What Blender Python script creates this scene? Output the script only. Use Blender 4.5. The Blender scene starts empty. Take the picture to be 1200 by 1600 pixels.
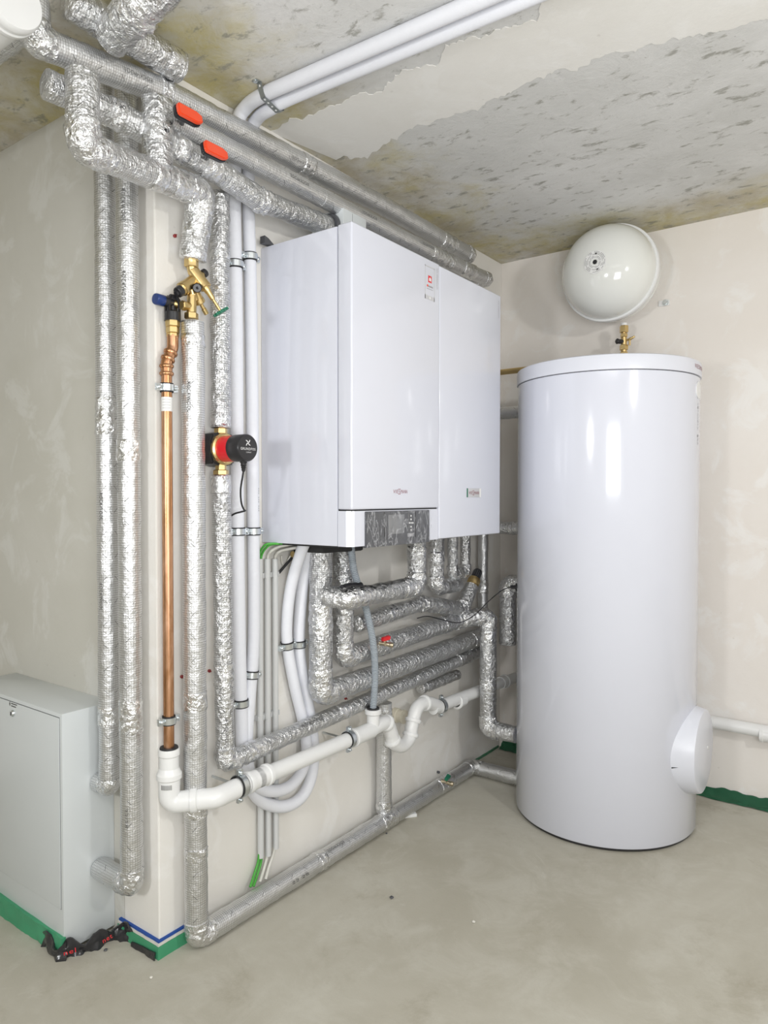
import bpy, bmesh, math, random
from mathutils import Vector, Matrix, noise
random.seed(7)
PI = math.pi
V = Vector
scene = bpy.context.scene
COL = scene.collection

# ------------------------------------------------------------------ camera
H = 2.40            # ceiling height
L = 2.018           # the main wall ends at an outer corner, y = -L
CAM = V((1.61717, -3.19394, 1.25247))
F = V((-0.59034, 0.806847, -0.022276)).normalized()
R = V((0.807042, 0.590495, 0.00045)); R = (R - F * R.dot(F)).normalized()
U = R.cross(F)
cd = bpy.data.cameras.new('camera'); cam = bpy.data.objects.new('camera', cd); COL.objects.link(cam)
cam.matrix_world = Matrix(((R.x, U.x, -F.x, CAM.x), (R.y, U.y, -F.y, CAM.y), (R.z, U.z, -F.z, CAM.z), (0, 0, 0, 1)))
cd.sensor_fit = 'HORIZONTAL'; cd.sensor_width = 36.0; cd.lens = 36.0 * 1108.86 / 1200
cd.clip_start = 0.02
scene.camera = cam

# ------------------------------------------------------------------ world, lamps, exposure
w = bpy.data.worlds.new('world'); scene.world = w; w.use_nodes = True
w.node_tree.nodes['Background'].inputs[0].default_value = (0.9, 0.95, 1, 1)
w.node_tree.nodes['Background'].inputs[1].default_value = 0.3
scene.view_settings.view_transform = 'Standard'
scene.view_settings.look = 'None'
scene.view_settings.gamma = 1.0
scene.view_settings.use_curve_mapping = False
scene.view_settings.exposure = -0.14

def area(name, loc, target, size, power, col=(1, 1, 1), shape='DISK'):
    ld = bpy.data.lights.new(name, 'AREA'); ld.shape = shape
    if shape == 'RECTANGLE': ld.size, ld.size_y = size
    else: ld.size = size
    ld.energy = power; ld.color = col
    o = bpy.data.objects.new(name, ld); COL.objects.link(o); o.location = loc
    o.rotation_euler = (V(target) - V(loc)).to_track_quat('-Z', 'Y').to_euler()
    return o
area('work_lamp_right', (2.75, -2.15, 1.95), (0.4, -0.3, 1.2), 0.17, 17.0, (1.0, 0.985, 0.96))
area('work_lamp_left', (0.75, -4.3, 1.42), (0.1, -1.4, 1.0), 0.30, 19.0, (0.98, 0.99, 1.0))
area('overhead_fill', (2.1, -3.9, 2.33), (2.1, -3.9, 0), (1.9, 1.5), 30.0, (1.0, 0.99, 0.97), 'RECTANGLE')  # unseen overhead fill, added behind the camera to lift the whole room
area('bounce_fill', (2.15, -3.2, 1.2), (1.3, -1.5, 2.4), (0.8, 0.8), 34.0, (0.98, 0.99, 1.0), 'RECTANGLE')  # added up-facing fill that brightens the ceiling so it bounces light back

# ------------------------------------------------------------------ survey helpers: a sight line met with a real plane
def ray(px, py): return (F * 1108.86 + R * (px - 600) - U * (py - 800)).normalized()
def AX(px, py, x): d = ray(px, py); return CAM + d * ((x - CAM.x) / d.x)      # plane parallel to main wall
def AY(px, py, y): d = ray(px, py); return CAM + d * ((y - CAM.y) / d.y)      # plane parallel to back wall
def AZ(px, py, z): d = ray(px, py); return CAM + d * ((z - CAM.z) / d.z)      # horizontal plane

# ------------------------------------------------------------------ materials
class NT:
    def __init__(s, name):
        s.m = bpy.data.materials.new(name); s.m.use_nodes = True
        s.t = s.m.node_tree; s.b = s.t.nodes['Principled BSDF']; s.out = s.t.nodes['Material Output']
    def n(s, typ, **kw):
        o = s.t.nodes.new(typ)
        for k, v in kw.items(): setattr(o, k, v)
        return o
    def l(s, a, b): s.t.links.new(a, b)
    def val(s, sock, v):
        if hasattr(v, 'is_output'): s.l(v, sock)
        else: sock.default_value = v
    def math(s, op, a, b=0.0, c=None, clamp=False):
        o = s.n('ShaderNodeMath', operation=op, use_clamp=clamp); s.val(o.inputs[0], a); s.val(o.inputs[1], b)
        if c is not None: s.val(o.inputs[2], c)
        return o.outputs[0]
    def mix(s, f, a, b):
        o = s.n('ShaderNodeMix', data_type='RGBA'); s.val(o.inputs[0], f)
        for k, v in ((6, a), (7, b)): s.val(o.inputs[k], v if hasattr(v, 'is_output') else (*v, 1))
        return o.outputs[2]
    def noise(s, scale, detail=4, rough=.55, vec=None, dist=0):
        o = s.n('ShaderNodeTexNoise'); o.inputs['Scale'].default_value = scale; o.inputs['Detail'].default_value = detail
        o.inputs['Roughness'].default_value = rough; o.inputs['Distortion'].default_value = dist
        if vec is not None: s.l(vec, o.inputs['Vector'])
        return o.outputs['Fac']
    def ramp(s, f, lo, hi):
        o = s.n('ShaderNodeMapRange', interpolation_type='SMOOTHSTEP'); s.val(o.inputs[0], f)
        o.inputs[1].default_value = lo; o.inputs[2].default_value = hi
        return o.outputs[0]
    def bump(s, h, strength, dist=.002, normal=None):
        o = s.n('ShaderNodeBump'); o.inputs['Strength'].default_value = strength; o.inputs['Distance'].default_value = dist
        s.l(h, o.inputs['Height'])
        if normal is not None: s.l(normal, o.inputs['Normal'])
        return o.outputs[0]
    def obj(s): return s.n('ShaderNodeTexCoord').outputs['Object']
    def pos(s): return s.n('ShaderNodeNewGeometry').outputs['Position']
    def set(s, **kw):
        for k, v in kw.items():
            i = s.b.inputs[k]
            if hasattr(v, 'is_output'): s.l(v, i)
            elif isinstance(v, tuple): i.default_value = (*v, 1)
            else: i.default_value = v

def plain(name, col, rough=.4, metal=0.0, bump=0, bscale=200, coat=0, spec=.5, var=0.04):
    s = NT(name)
    nz = s.noise(9, 3, .5, s.obj())
    dark = tuple(c * (1 - var) for c in col); lite = tuple(min(1, c * (1 + var)) for c in col)
    s.set(**{'Base Color': s.mix(nz, dark, lite), 'Roughness': rough, 'Metallic': metal, 'Coat Weight': coat, 'Specular IOR Level': spec})
    if bump: s.set(Normal=s.bump(s.noise(bscale, 3, .6, s.obj()), bump, .0008))
    return s.m

def plaster(name, a, b, c):
    s = NT(name); p = s.pos()
    big = s.ramp(s.noise(1.7, 5, .6, p, .4), .35, .7)
    mid = s.ramp(s.noise(5, 7, .62, p, .7), .52, .64)
    fine = s.noise(70, 5, .7, p)
    col = s.mix(big, a, b); col = s.mix(s.math('MULTIPLY', mid, .6), col, c)
    spots = s.ramp(s.noise(38, 2, .5, p), .74, .79)
    col = s.mix(s.math('MULTIPLY', spots, .25), col, (.45, .42, .38))
    s.set(**{'Base Color': col, 'Roughness': .86, 'Specular IOR Level': .2})
    h = s.math('ADD', s.math('MULTIPLY', fine, .25), s.noise(14, 6, .6, p))
    s.set(Normal=s.bump(h, .35, .004))
    return s.m

def concrete_floor():
    s = NT('floor_concrete'); p = s.pos()
    big = s.ramp(s.noise(1.3, 5, .6, p, .6), .3, .72)
    mid = s.ramp(s.noise(5.5, 7, .7, p, .5), .42, .7)
    fine = s.noise(110, 6, .75, p)
    col = s.mix(big, (.42, .395, .325), (.525, .505, .435))
    col = s.mix(s.math('MULTIPLY', mid, .5), col, (.585, .57, .505))
    scuff = s.ramp(s.noise(2.6, 8, .75, p, 1.4), .60, .74)
    col = s.mix(s.math('MULTIPLY', scuff, .4), col, (.68, .67, .62))
    dirt = s.ramp(s.noise(3.0, 8, .75, p, .3), .54, .74)
    col = s.mix(s.math('MULTIPLY', dirt, .6), col, (.33, .295, .225))
    grit = s.ramp(fine, .62, .72)
    col = s.mix(s.math('MULTIPLY', grit, .34), col, (.30, .27, .22))
    s.set(**{'Base Color': col, 'Roughness': .8, 'Specular IOR Level': .25})
    s.set(Normal=s.bump(s.math('ADD', s.math('MULTIPLY', fine, .5), s.noise(16, 6, .7, p)), .4, .003))
    return s.m

def concrete_ceiling():
    s = NT('ceiling_concrete'); p = s.pos()
    xyz = s.n('ShaderNodeSeparateXYZ'); s.l(p, xyz.inputs[0])
    big = s.ramp(s.noise(1.5, 5, .6, p, .5), .3, .7)
    col = s.mix(big, (.62, .62, .605), (.74, .74, .735))
    mid = s.ramp(s.noise(8, 7, .7, p, .6), .45, .72)
    col = s.mix(s.math('MULTIPLY', mid, .35), col, (.80, .80, .795))
    # rust-yellow water stain that follows the wall edges
    n1 = s.noise(3.2, 6, .68, p, .5)
    dx = s.math('ADD', xyz.outputs[0], s.math('MULTIPLY', s.math('SUBTRACT', n1, .5), .75))
    e1 = s.math('SUBTRACT', 1.0, s.ramp(dx, .05, .40))
    dy = s.math('ADD', s.math('MULTIPLY', xyz.outputs[1], -1.0), s.math('MULTIPLY', s.math('SUBTRACT', n1, .5), .6))
    e2 = s.math('MULTIPLY', s.math('SUBTRACT', 1.0, s.ramp(dy, .10, .50)), .95)
    edge = s.math('MAXIMUM', e1, e2)
    n2 = s.ramp(s.noise(6, 7, .72, p, .4), .33, .66)
    stain = s.math('MULTIPLY', edge, s.math('ADD', s.math('MULTIPLY', n2, .6), .35), clamp=True)
    hue = s.ramp(s.noise(2.4, 4, .6, p), .4, .62)
    col = s.mix(stain, col, s.mix(hue, (.46, .41, .30), (.53, .465, .20)))
    # dark mould specks
    mp = s.n('ShaderNodeMapping'); mp.inputs['Scale'].default_value = (13, 24, 13); mp.inputs['Rotation'].default_value = (0, 0, .5)
    s.l(p, mp.inputs[0])
    sp = s.ramp(s.noise(1.0, 6, .66, mp.outputs[0], .3), .55, .68)
    col = s.mix(s.math('MULTIPLY', sp, .72), col, (.26, .255, .22))
    sp2 = s.ramp(s.noise(60, 4, .6, p), .66, .72)
    col = s.mix(s.math('MULTIPLY', sp2, .4), col, (.2, .185, .15))
    s.set(**{'Base Color': col, 'Roughness': .85, 'Specular IOR Level': .2})
    s.set(Normal=s.bump(s.math('ADD', s.noise(30, 6, .7, p), n2), .3, .004))
    return s.m

def foil(name, grid=True, crumple=.30, ticks=True, rough=.42):
    s = NT(name); uv = s.n('ShaderNodeUVMap').outputs[0]
    sx = s.n('ShaderNodeSeparateXYZ'); s.l(uv, sx.inputs[0]); u, v = sx.outputs[0], sx.outputs[1]
    p = s.pos()
    base = s.mix(s.noise(26, 4, .6, p), (.74, .75, .765), (.88, .885, .895))
    vor = s.n('ShaderNodeTexVoronoi', feature='F1'); vor.inputs['Scale'].default_value = 70; s.l(p, vor.inputs['Vector'])
    wn = s.n('ShaderNodeTexNoise'); wn.inputs['Scale'].default_value = 55; wn.inputs['Detail'].default_value = 5; s.l(p, wn.inputs['Vector'])
    wn.inputs['Distortion'].default_value = 1.3
    ridge = s.math('ABSOLUTE', s.math('SUBTRACT', wn.outputs['Fac'], .5))
    hgt = s.math('ADD', s.math('MULTIPLY', vor.outputs['Distance'], .55), s.math('MULTIPLY', ridge, 1.6))
    nrm = s.bump(hgt, crumple, .006)
    if grid:
        def line(c, pitch, width):
            f = s.math('FRACT', s.math('DIVIDE', c, pitch)); d = s.math('ABSOLUTE', s.math('SUBTRACT', f, .5))
            return s.math('SUBTRACT', 1.0, s.ramp(d, width * .5, width))
        g = s.math('MAXIMUM', line(u, .0062, .17), line(v, .0062, .12))
        base = s.mix(s.math('MULTIPLY', g, .66), base, (.36, .36, .36))
        nrm = s.bump(g, .35, .0006, nrm)
    metal = 1.0
    if ticks:
        cu = s.math('DIVIDE', u, .062); cv = s.math('DIVIDE', v, .047)
        iu = s.math('FLOOR', cu); iv = s.math('FLOOR', cv)
        fu = s.math('SUBTRACT', s.math('FRACT', cu), .5); fv = s.math('SUBTRACT', s.math('FRACT', cv), .5)
        par = s.math('SUBTRACT', s.math('MULTIPLY', s.math('MODULO', s.math('ABSOLUTE', s.math('ADD', iu, iv)), 2.0), 2.0), 1.0)
        d = s.math('ABSOLUTE', s.math('ADD', s.math('MULTIPLY', fu, .062), s.math('MULTIPLY', par, s.math('MULTIPLY', fv, .047))))
        t = s.math('MULTIPLY', s.math('LESS_THAN', d, .00085), s.math('LESS_THAN', s.math('ABSOLUTE', fv), .13))
        base = s.mix(t, base, (.06, .06, .06)); metal = s.math('SUBTRACT', 1.0, t)
    s.set(**{'Base Color': base, 'Metallic': metal, 'Roughness': rough, 'Normal': nrm})
    return s.m

def ribbed(name, col, pitch, rough=.55, strength=.5, metal=0):
    s = NT(name); uv = s.n('ShaderNodeUVMap').outputs[0]
    sx = s.n('ShaderNodeSeparateXYZ'); s.l(uv, sx.inputs[0])
    wv = s.math('SINE', s.math('MULTIPLY', sx.outputs[0], 2 * PI / pitch))
    nz = s.noise(40, 3, .5, s.obj())
    s.set(**{'Base Color': s.mix(nz, tuple(c * .95 for c in col), col), 'Roughness': rough, 'Metallic': metal,
             'Normal': s.bump(s.math('ADD', wv, nz), strength, .0012)})
    return s.m

def copper_mat():
    s = NT('copper'); p = s.obj()
    mp = s.n('ShaderNodeMapping'); mp.inputs['Scale'].default_value = (30, 30, 7); s.l(p, mp.inputs[0])
    f = s.ramp(s.noise(1, 5, .6, mp.outputs[0], .5), .35, .7)
    s.set(**{'Base Color': s.mix(f, (.50, .25, .12), (.72, .44, .29)), 'Metallic': 1.0, 'Roughness': s.math('ADD', s.math('MULTIPLY', f, .12), .32)})
    return s.m

def film_mat(name, tint, alpha, scale=(90, 12, 12), strength=.9):
    s = NT(name); p = s.obj()
    mp = s.n('ShaderNodeMapping'); mp.inputs['Scale'].default_value = scale; mp.inputs['Rotation'].default_value = (.25, 0, 0); s.l(p, mp.inputs[0])
    n = s.noise(1, 4, .5, mp.outputs[0], 1.0)
    crease = s.math('SUBTRACT', 1.0, s.ramp(s.math('ABSOLUTE', s.math('SUBTRACT', n, .5)), .0, .045))   # whitened fold lines
    s.set(**{'Base Color': tint, 'Roughness': .14, 'Alpha': s.math('ADD', s.math('MULTIPLY', crease, .38), alpha), 'Normal': s.bump(n, strength, .012)})
    return s.m

M = {}
M['wall'] = plaster('wall_plaster', (.79, .765, .715), (.845, .825, .785), (.89, .88, .855))
M['wallback'] = plaster('back_wall_plaster', (.80, .755, .705), (.84, .805, .765), (.87, .86, .84))
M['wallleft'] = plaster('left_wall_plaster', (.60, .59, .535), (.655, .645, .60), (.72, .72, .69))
M['skim'] = plaster('skim_plaster', (.76, .745, .705), (.81, .80, .77), (.84, .835, .815))
M['room'] = plaster('rear_plaster', (.80, .79, .76), (.84, .83, .80), (.86, .85, .83))
M['floor'] = concrete_floor(); M['ceil'] = concrete_ceiling()
M['foil'] = foil('foil_sleeve'); M['crumple'] = foil('foil_crumpled', False, .95, False, .22); M['rumpled'] = foil('foil_rumpled_sleeve', True, 1.0, True, .28); M['dullbrass'] = plain('dull_brass', (.50, .43, .31), .38, 1.0); M['tape'] = foil('foil_tape', False, .7, False, .2)
M['enamel'] = plain('white_enamel', (.70, .718, .80), .13, var=.012, coat=.3)
M['enamel2'] = plain('cabinet_enamel', (.64, .675, .685), .24, var=.015, coat=.15)
M['lidplastic'] = plain('white_lid_plastic', (.72, .738, .81), .32, var=.01)
M['vessel'] = plain('vessel_enamel', (.80, .81, .775), .12, var=.015, coat=.5)
M['pvc'] = plain('white_pvc', (.80, .805, .80), .3, var=.02)
M['pvcold'] = plain('cream_plastic', (.76, .71, .58), .4)
M['sleeve'] = ribbed('white_sleeve', (.82, .835, .89), .0035, .55, .12)
M['conduit'] = plain('grey_conduit', (.62, .63, .63), .45)
M['hose'] = ribbed('grey_hose', (.40, .45, .50), .006, .4, .9)
M['copper'] = copper_mat()
M['brass'] = plain('brass', (.68, .51, .24), .34, 1.0, .15, 120, var=.15)
M['steel'] = plain('zinc_steel', (.72, .76, .78), .3, 1.0, .2, 150, var=.12)
M['strap'] = plain('galvanised_strap', (.36, .39, .40), .4, .8)
M['rubber'] = plain('black_rubber', (.018, .018, .02), .55)
M['black'] = plain('black_plastic', (.022, .022, .025), .32)
M['dark'] = plain('dark_interior', (.02, .02, .02), .7)
M['red'] = plain('red_paint', (.72, .02, .03), .3, coat=.3)
M['orange'] = plain('orange_red_plastic', (.86, .085, .025), .3)
M['redplug'] = plain('red_plug', (.28, .03, .03), .5)
M['green'] = plain('green_plastic', (.01, .16, .09), .4)
M['greencable'] = plain('green_cable', (.07, .38, .05), .4)
M['blue'] = plain('blue_plastic', (.014, .042, .18), .3)
M['greycable'] = plain('grey_cable', (.66, .65, .60), .45)
M['panel'] = plain('grey_panel', (.085, .088, .097), .35)
M['screen'] = plain('grey_screen', (.22, .225, .235), .2)
M['ink'] = plain('printing_ink', (.09, .09, .09), .6)
M['greyink'] = plain('grey_ink', (.36, .36, .38), .6)
M['maroon'] = plain('maroon_lettering', (.27, .03, .05), .4)
M['paper'] = plain('white_label', (.83, .83, .82), .5)
M['stick'] = plain('grey_sticker', (.58, .58, .60), .45)
M['whiteink'] = plain('white_lettering', (.85, .85, .85), .5)
M['membrane'] = plain('green_membrane', (.06, .33, .17), .5, bump=.4, bscale=60, var=.2)
M['membranedark'] = plain('dark_green_membrane', (.045, .20, .105), .32, bump=.5, bscale=40, var=.3)
M['bluefoam'] = plain('blue_strip', (.01, .07, .33), .6)
M['whitefoam'] = plain('white_foam', (.74, .72, .66), .7, bump=.4, bscale=50)
M['film'] = film_mat('clear_film', (.62, .63, .66), .05, (60, 34, 13))
M['blackfilm'] = plain('black_film', (.03, .03, .033), .22, bump=.6, bscale=45)

# ------------------------------------------------------------------ mesh tools
def BM(): return bmesh.new()
def uvl(bm): return bm.loops.layers.uv.get('UVMap') or bm.loops.layers.uv.new('UVMap')

def add_box(bm, lo, hi, bevel=0, seg=2):
    lo, hi = V(lo), V(hi)
    b2 = bmesh.new(); bmesh.ops.create_cube(b2, size=1)
    for v in b2.verts:
        v.co = V([lo[i] + (v.co[i] + .5) * (hi[i] - lo[i]) for i in range(3)])
    if bevel: bmesh.ops.bevel(b2, geom=b2.edges[:] + b2.verts[:], offset=bevel, segments=seg, profile=.6, affect='EDGES')
    merge(bm, b2)
def merge(bm, b2):
    me = bpy.data.meshes.new('tmp'); b2.to_mesh(me); b2.free(); bm.from_mesh(me); bpy.data.meshes.remove(me)

def frame(axis):
    a = V(axis).normalized(); t = V((0, 0, 1)) if abs(a.z) < .9 else V((1, 0, 0))
    e1 = (t - a * t.dot(a)).normalized(); return a, e1, a.cross(e1)

def add_lathe(bm, prof, o, axis, seg=32, start=0.0, e1=None):
    """profile of (radius, height) turned about an axis"""
    o = V(o); a, f1, f2 = frame(axis)
    if e1 is not None: f1 = (V(e1) - a * V(e1).dot(a)).normalized(); f2 = a.cross(f1)
    rings = []
    for r, h in prof:
        if r < 1e-6: rings.append([bm.verts.new(o + a * h)])
        else: rings.append([bm.verts.new(o + a * h + (f1 * math.cos(start + 2 * PI * k / seg) + f2 * math.sin(start + 2 * PI * k / seg)) * r) for k in range(seg)])
    for A, B in zip(rings, rings[1:]):
        for k in range(seg):
            k2 = (k + 1) % seg
            if len(A) == 1 and len(B) == 1: continue
            if len(A) == 1: bm.faces.new((A[0], B[k2], B[k])) if False else bm.faces.new((A[0], B[k], B[k2]))
            elif len(B) == 1: bm.faces.new((A[k], B[0], A[k2]))
            else: bm.faces.new((A[k], B[k], B[k2], A[k2]))
    bmesh.ops.recalc_face_normals(bm, faces=bm.faces[:])

def cyl(bm, a, b, r, r2=None, seg=24, bev=0.0):
    a, b = V(a), V(b); h = (b - a).length; r2 = r if r2 is None else r2
    if bev: prof = [(0, 0), (r - bev, 0), (r, bev), (r2, h - bev), (r2 - bev, h), (0, h)]
    else: prof = [(0, 0), (r, 0), (r2, h), (0, h)]
    add_lathe(bm, prof, a, b - a, seg)
def hexnut(bm, a, b, r):
    a, b = V(a), V(b); h = (b - a).length; c = r * .1
    add_lathe(bm, [(0, 0), (r - c, 0), (r, c), (r, h - c), (r - c, h), (0, h)], a, b - a, 6)

def fillet(pts, fr, n=7):
    """round the corners of a polyline"""
    pts = [V(p) for p in pts]; out = [pts[0]]
    for i in range(1, len(pts) - 1):
        p0, p, p1 = pts[i - 1], pts[i], pts[i + 1]
        d0, d1 = (p0 - p).normalized(), (p1 - p).normalized()
        ang = d0.angle(d1)
        if ang > PI - .02: out.append(p); continue
        t = min(fr / math.tan(ang / 2), .48 * (p0 - p).length, .48 * (p1 - p).length)
        rr = t * math.tan(ang / 2)
        c = p + (d0 + d1).normalized() * (rr / math.sin(ang / 2))
        a, b = p + d0 * t - c, p + d1 * t - c
        ax = a.cross(b).normalized(); th = a.angle(b)
        for k in range(n + 1): out.append(c + Matrix.Rotation(th * k / n, 3, ax) @ a)
    out.append(pts[-1]); return out

def resample(pts, step):
    out = [pts[0]]
    for a, b in zip(pts, pts[1:]):
        k = max(1, int(math.ceil((b - a).length / step)))
        for j in range(1, k + 1): out.append(a.lerp(b, j / k))
    return out

def add_tube(bm, pts, r, seg=20, step=.02, crinkle=0.0, freq=45, cap=True, rfun=None, uv0=0.0):
    pts = resample([V(p) for p in pts], step); n = len(pts); lay = uvl(bm)
    T = [(pts[min(i + 1, n - 1)] - pts[max(i - 1, 0)]).normalized() for i in range(n)]
    _, e1, _ = frame(T[0]); s = uv0; rings = []; S = []
    for i, p in enumerate(pts):
        if i: s += (p - pts[i - 1]).length
        e1 = (e1 - T[i] * e1.dot(T[i])).normalized(); e2 = T[i].cross(e1)
        rr = r * (rfun(s - uv0) if rfun else 1.0); ring = []
        for k in range(seg):
            a = 2 * PI * k / seg; d = e1 * math.cos(a) + e2 * math.sin(a); q = p + d * rr
            if crinkle:
                nz = noise.noise(q * freq) + .6 * (1 - 2 * abs(noise.noise(q * freq * 2.1 + V((3, 7, 1)))))
                q = q + d * (crinkle * nz)
            ring.append(bm.verts.new(q))
        rings.append(ring); S.append(s)
    for i in range(n - 1):
        for k in range(seg):
            k2 = (k + 1) % seg
            f = bm.faces.new((rings[i][k], rings[i][k2], rings[i + 1][k2], rings[i + 1][k]))
            w0, w1 = 2 * PI * r * k / seg, 2 * PI * r * (k + 1) / seg
            for lp, c in zip(f.loops, ((S[i], w0), (S[i], w1), (S[i + 1], w1), (S[i + 1], w0))): lp[lay].uv = c
    if cap:
        for ring, pt, t in ((rings[0], pts[0], -T[0]), (rings[-1], pts[-1], T[-1])):
            inner = [bm.verts.new(pt + (v.co - pt) * .8 + t * (r * .10)) for v in ring]
            c = bm.verts.new(pt + t * r * .12)
            fl = t.dot(T[0] if ring is rings[0] else T[-1]) < 0
            for k in range(seg):
                k2 = (k + 1) % seg
                bm.faces.new((ring[k2], ring[k], inner[k], inner[k2]) if fl else (ring[k], ring[k2], inner[k2], inner[k]))
                bm.faces.new((inner[k2], inner[k], c) if fl else (inner[k], inner[k2], c))
    return s

def add_prism(bm, pts, d):
    """a planar outline pushed along d"""
    d = V(d); a = [bm.verts.new(V(p)) for p in pts]; b = [bm.verts.new(V(p) + d) for p in pts]
    bm.faces.new(a); bm.faces.new(b[::-1]); n = len(a)
    for i in range(n): bm.faces.new((a[i], b[i], b[(i + 1) % n], a[(i + 1) % n]))
    bmesh.ops.recalc_face_normals(bm, faces=bm.faces[:])

_glyph = {}
def glyphs(txt):
    if txt not in _glyph:
        c = bpy.data.curves.new('lettering', 'FONT'); c.body = txt; c.resolution_u = 3; c.space_character = 1.18
        o = bpy.data.objects.new('lettering', c); COL.objects.link(o)
        dg = bpy.context.evaluated_depsgraph_get(); dg.update()
        me = bpy.data.meshes.new_from_object(o.evaluated_get(dg))
        vs = [v.co.copy() for v in me.vertices]; fs = [tuple(p.vertices) for p in me.polygons]
        bpy.data.objects.remove(o); bpy.data.meshes.remove(me); bpy.data.curves.remove(c)
        x0 = min(v.x for v in vs); x1 = max(v.x for v in vs)
        _glyph[txt] = ([V((v.x - (x0 + x1) / 2, v.y - .35, 0)) for v in vs], fs, x1 - x0)
    return _glyph[txt]
def add_text(bm, txt, o, a, n, width, height=None, bend=None, dx=0.0):
    """letters centred on o, reading along a, facing n; bend = radius of the tube they are printed on"""
    vs, fs, wd = glyphs(txt); a, n, o = V(a).normalized(), V(n).normalized(), V(o)
    n = (n - a * n.dot(a)).normalized(); up = n.cross(a); k = width / wd; ky = k if height is None else height / .7
    nv = []
    for v in vs:
        x, y = v.x * k + dx, v.y * ky
        if bend: q = o + a * x + (n * math.cos(y / bend) + up * math.sin(y / bend)) * bend
        else: q = o + a * x + up * y
        nv.append(bm.verts.new(q))
    for f in fs:
        try: bm.faces.new([nv[i] for i in f])
        except ValueError: pass
def add_text_around(bm, txt, c, radius, angle, z, size, flip=1):
    """letters running round a vertical drum"""
    vs, fs, wd = glyphs(txt); nv = []
    for v in vs:
        t = angle + v.x * size / radius
        nv.append(bm.verts.new((c[0] + radius * math.cos(t), c[1] + radius * math.sin(t), z + v.y * size)))
    for f in fs: bm.faces.new([nv[i] for i in f])

WL = {}
def wloc(o): return WL.get(o.name, V((0, 0, 0)))
def obj(name, bm, mat, parent=None, sharp=38, label=None, at=None, smooth=True):
    base = wloc(parent) if parent is not None else V(at) if at is not None else V((0, 0, 0))
    for v in bm.verts: v.co -= base
    me = bpy.data.meshes.new(name); bm.to_mesh(me); bm.free()
    if smooth:
        me.shade_smooth(); me.set_sharp_from_angle(angle=math.radians(sharp))
    me.materials.append(M[mat])
    o = bpy.data.objects.new(name, me); COL.objects.link(o)
    if parent is not None: o.parent = parent; WL[o.name] = base
    else: o.location = base; WL[o.name] = base
    if label: o['label'] = label
    return o
def tag(o, label, cat, group=None):
    o['label'] = label; o['category'] = cat
    if group: o['group'] = group
    return o
def thing(name, label, cat, loc=(0, 0, 0), group=None):
    o = bpy.data.objects.new(name, None); COL.objects.link(o); o.location = loc; o.empty_display_size = .05
    WL[o.name] = V(loc); return tag(o, label, cat, group)
def struct(name, bm, mat, **kw):
    o = obj(name, bm, mat, **kw); o['kind'] = 'structure'; return o
# ------------------------------------------------------------------ the room
X1, Y0, XL = 3.7, -5.4, -1.7
b = BM(); add_box(b, (XL - .1, Y0 - .1, -.1), (X1 + .1, .1, 0)); struct('floor', b, 'floor', smooth=False)
b = BM(); add_box(b, (XL - .1, Y0 - .1, H), (X1 + .1, .1, H + .1)); ceiling = struct('ceiling', b, 'ceil', smooth=False)
b = BM(); add_box(b, (-.16, -L, 0), (0, 0, H), .004); struct('wall_main', b, 'wall', smooth=False)
b = BM(); add_box(b, (-.16, 0, 0), (X1, .1, H)); struct('wall_back', b, 'wallback', smooth=False)
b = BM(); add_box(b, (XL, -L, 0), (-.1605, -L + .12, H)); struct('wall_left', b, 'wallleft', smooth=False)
b = BM(); add_box(b, (XL - .1, Y0, 0), (XL, -L + .12, H)); struct('wall_far_left', b, 'room', smooth=False)
b = BM(); add_box(b, (X1, Y0, 0), (X1 + .1, .1, H)); struct('wall_right', b, 'room', smooth=False)
b = BM(); add_box(b, (XL, Y0 - .1, 0), (X1, Y0, H)); struct('wall_front', b, 'room', smooth=False)

# skim coat of plaster spread over the joint of the ceiling slabs
def jag(pts, step=4, amp=6):
    out = []
    for (x0, y0), (x1, y1) in zip(pts, pts[1:]):
        k = max(1, int(math.hypot(x1 - x0, y1 - y0) / step))
        for j in range(k):
            t = j / k; x, y = x0 + (x1 - x0) * t, y0 + (y1 - y0) * t
            f1, f2 = V((x * .03, y * .03, 1.3)), V((x * .11, y * .11, 5.3))
            out.append((x + amp * noise.noise(f1) + 5 * noise.noise(f2), y + amp * 1.4 * noise.noise(f1 + V((7, 2, 4))) + 6.5 * noise.noise(f2 + V((2, 8, 1)))))
    out.append(pts[-1]); return out
up = jag([(425, 205), (470, 185), (560, 150), (592, 145), (628, 108), (678, 105), (690, 72), (742, 58), (790, 45), (838, 30), (868, -60), (960, -210)])
lo = jag([(1330, -40), (1200, 28), (1110, 48), (1040, 66), (985, 82), (930, 88), (905, 108), (838, 122), (800, 138), (770, 156), (700, 184), (640, 205), (600, 222), (575, 246), (525, 250)])
b = BM(); add_prism(b, [AZ(x, y, H - .0012) for x, y in up + lo], (0, 0, .0024))
o = obj('plaster_patch', b, 'skim', ceiling, smooth=False); o['label'] = 'pale smooth plaster patch'

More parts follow.
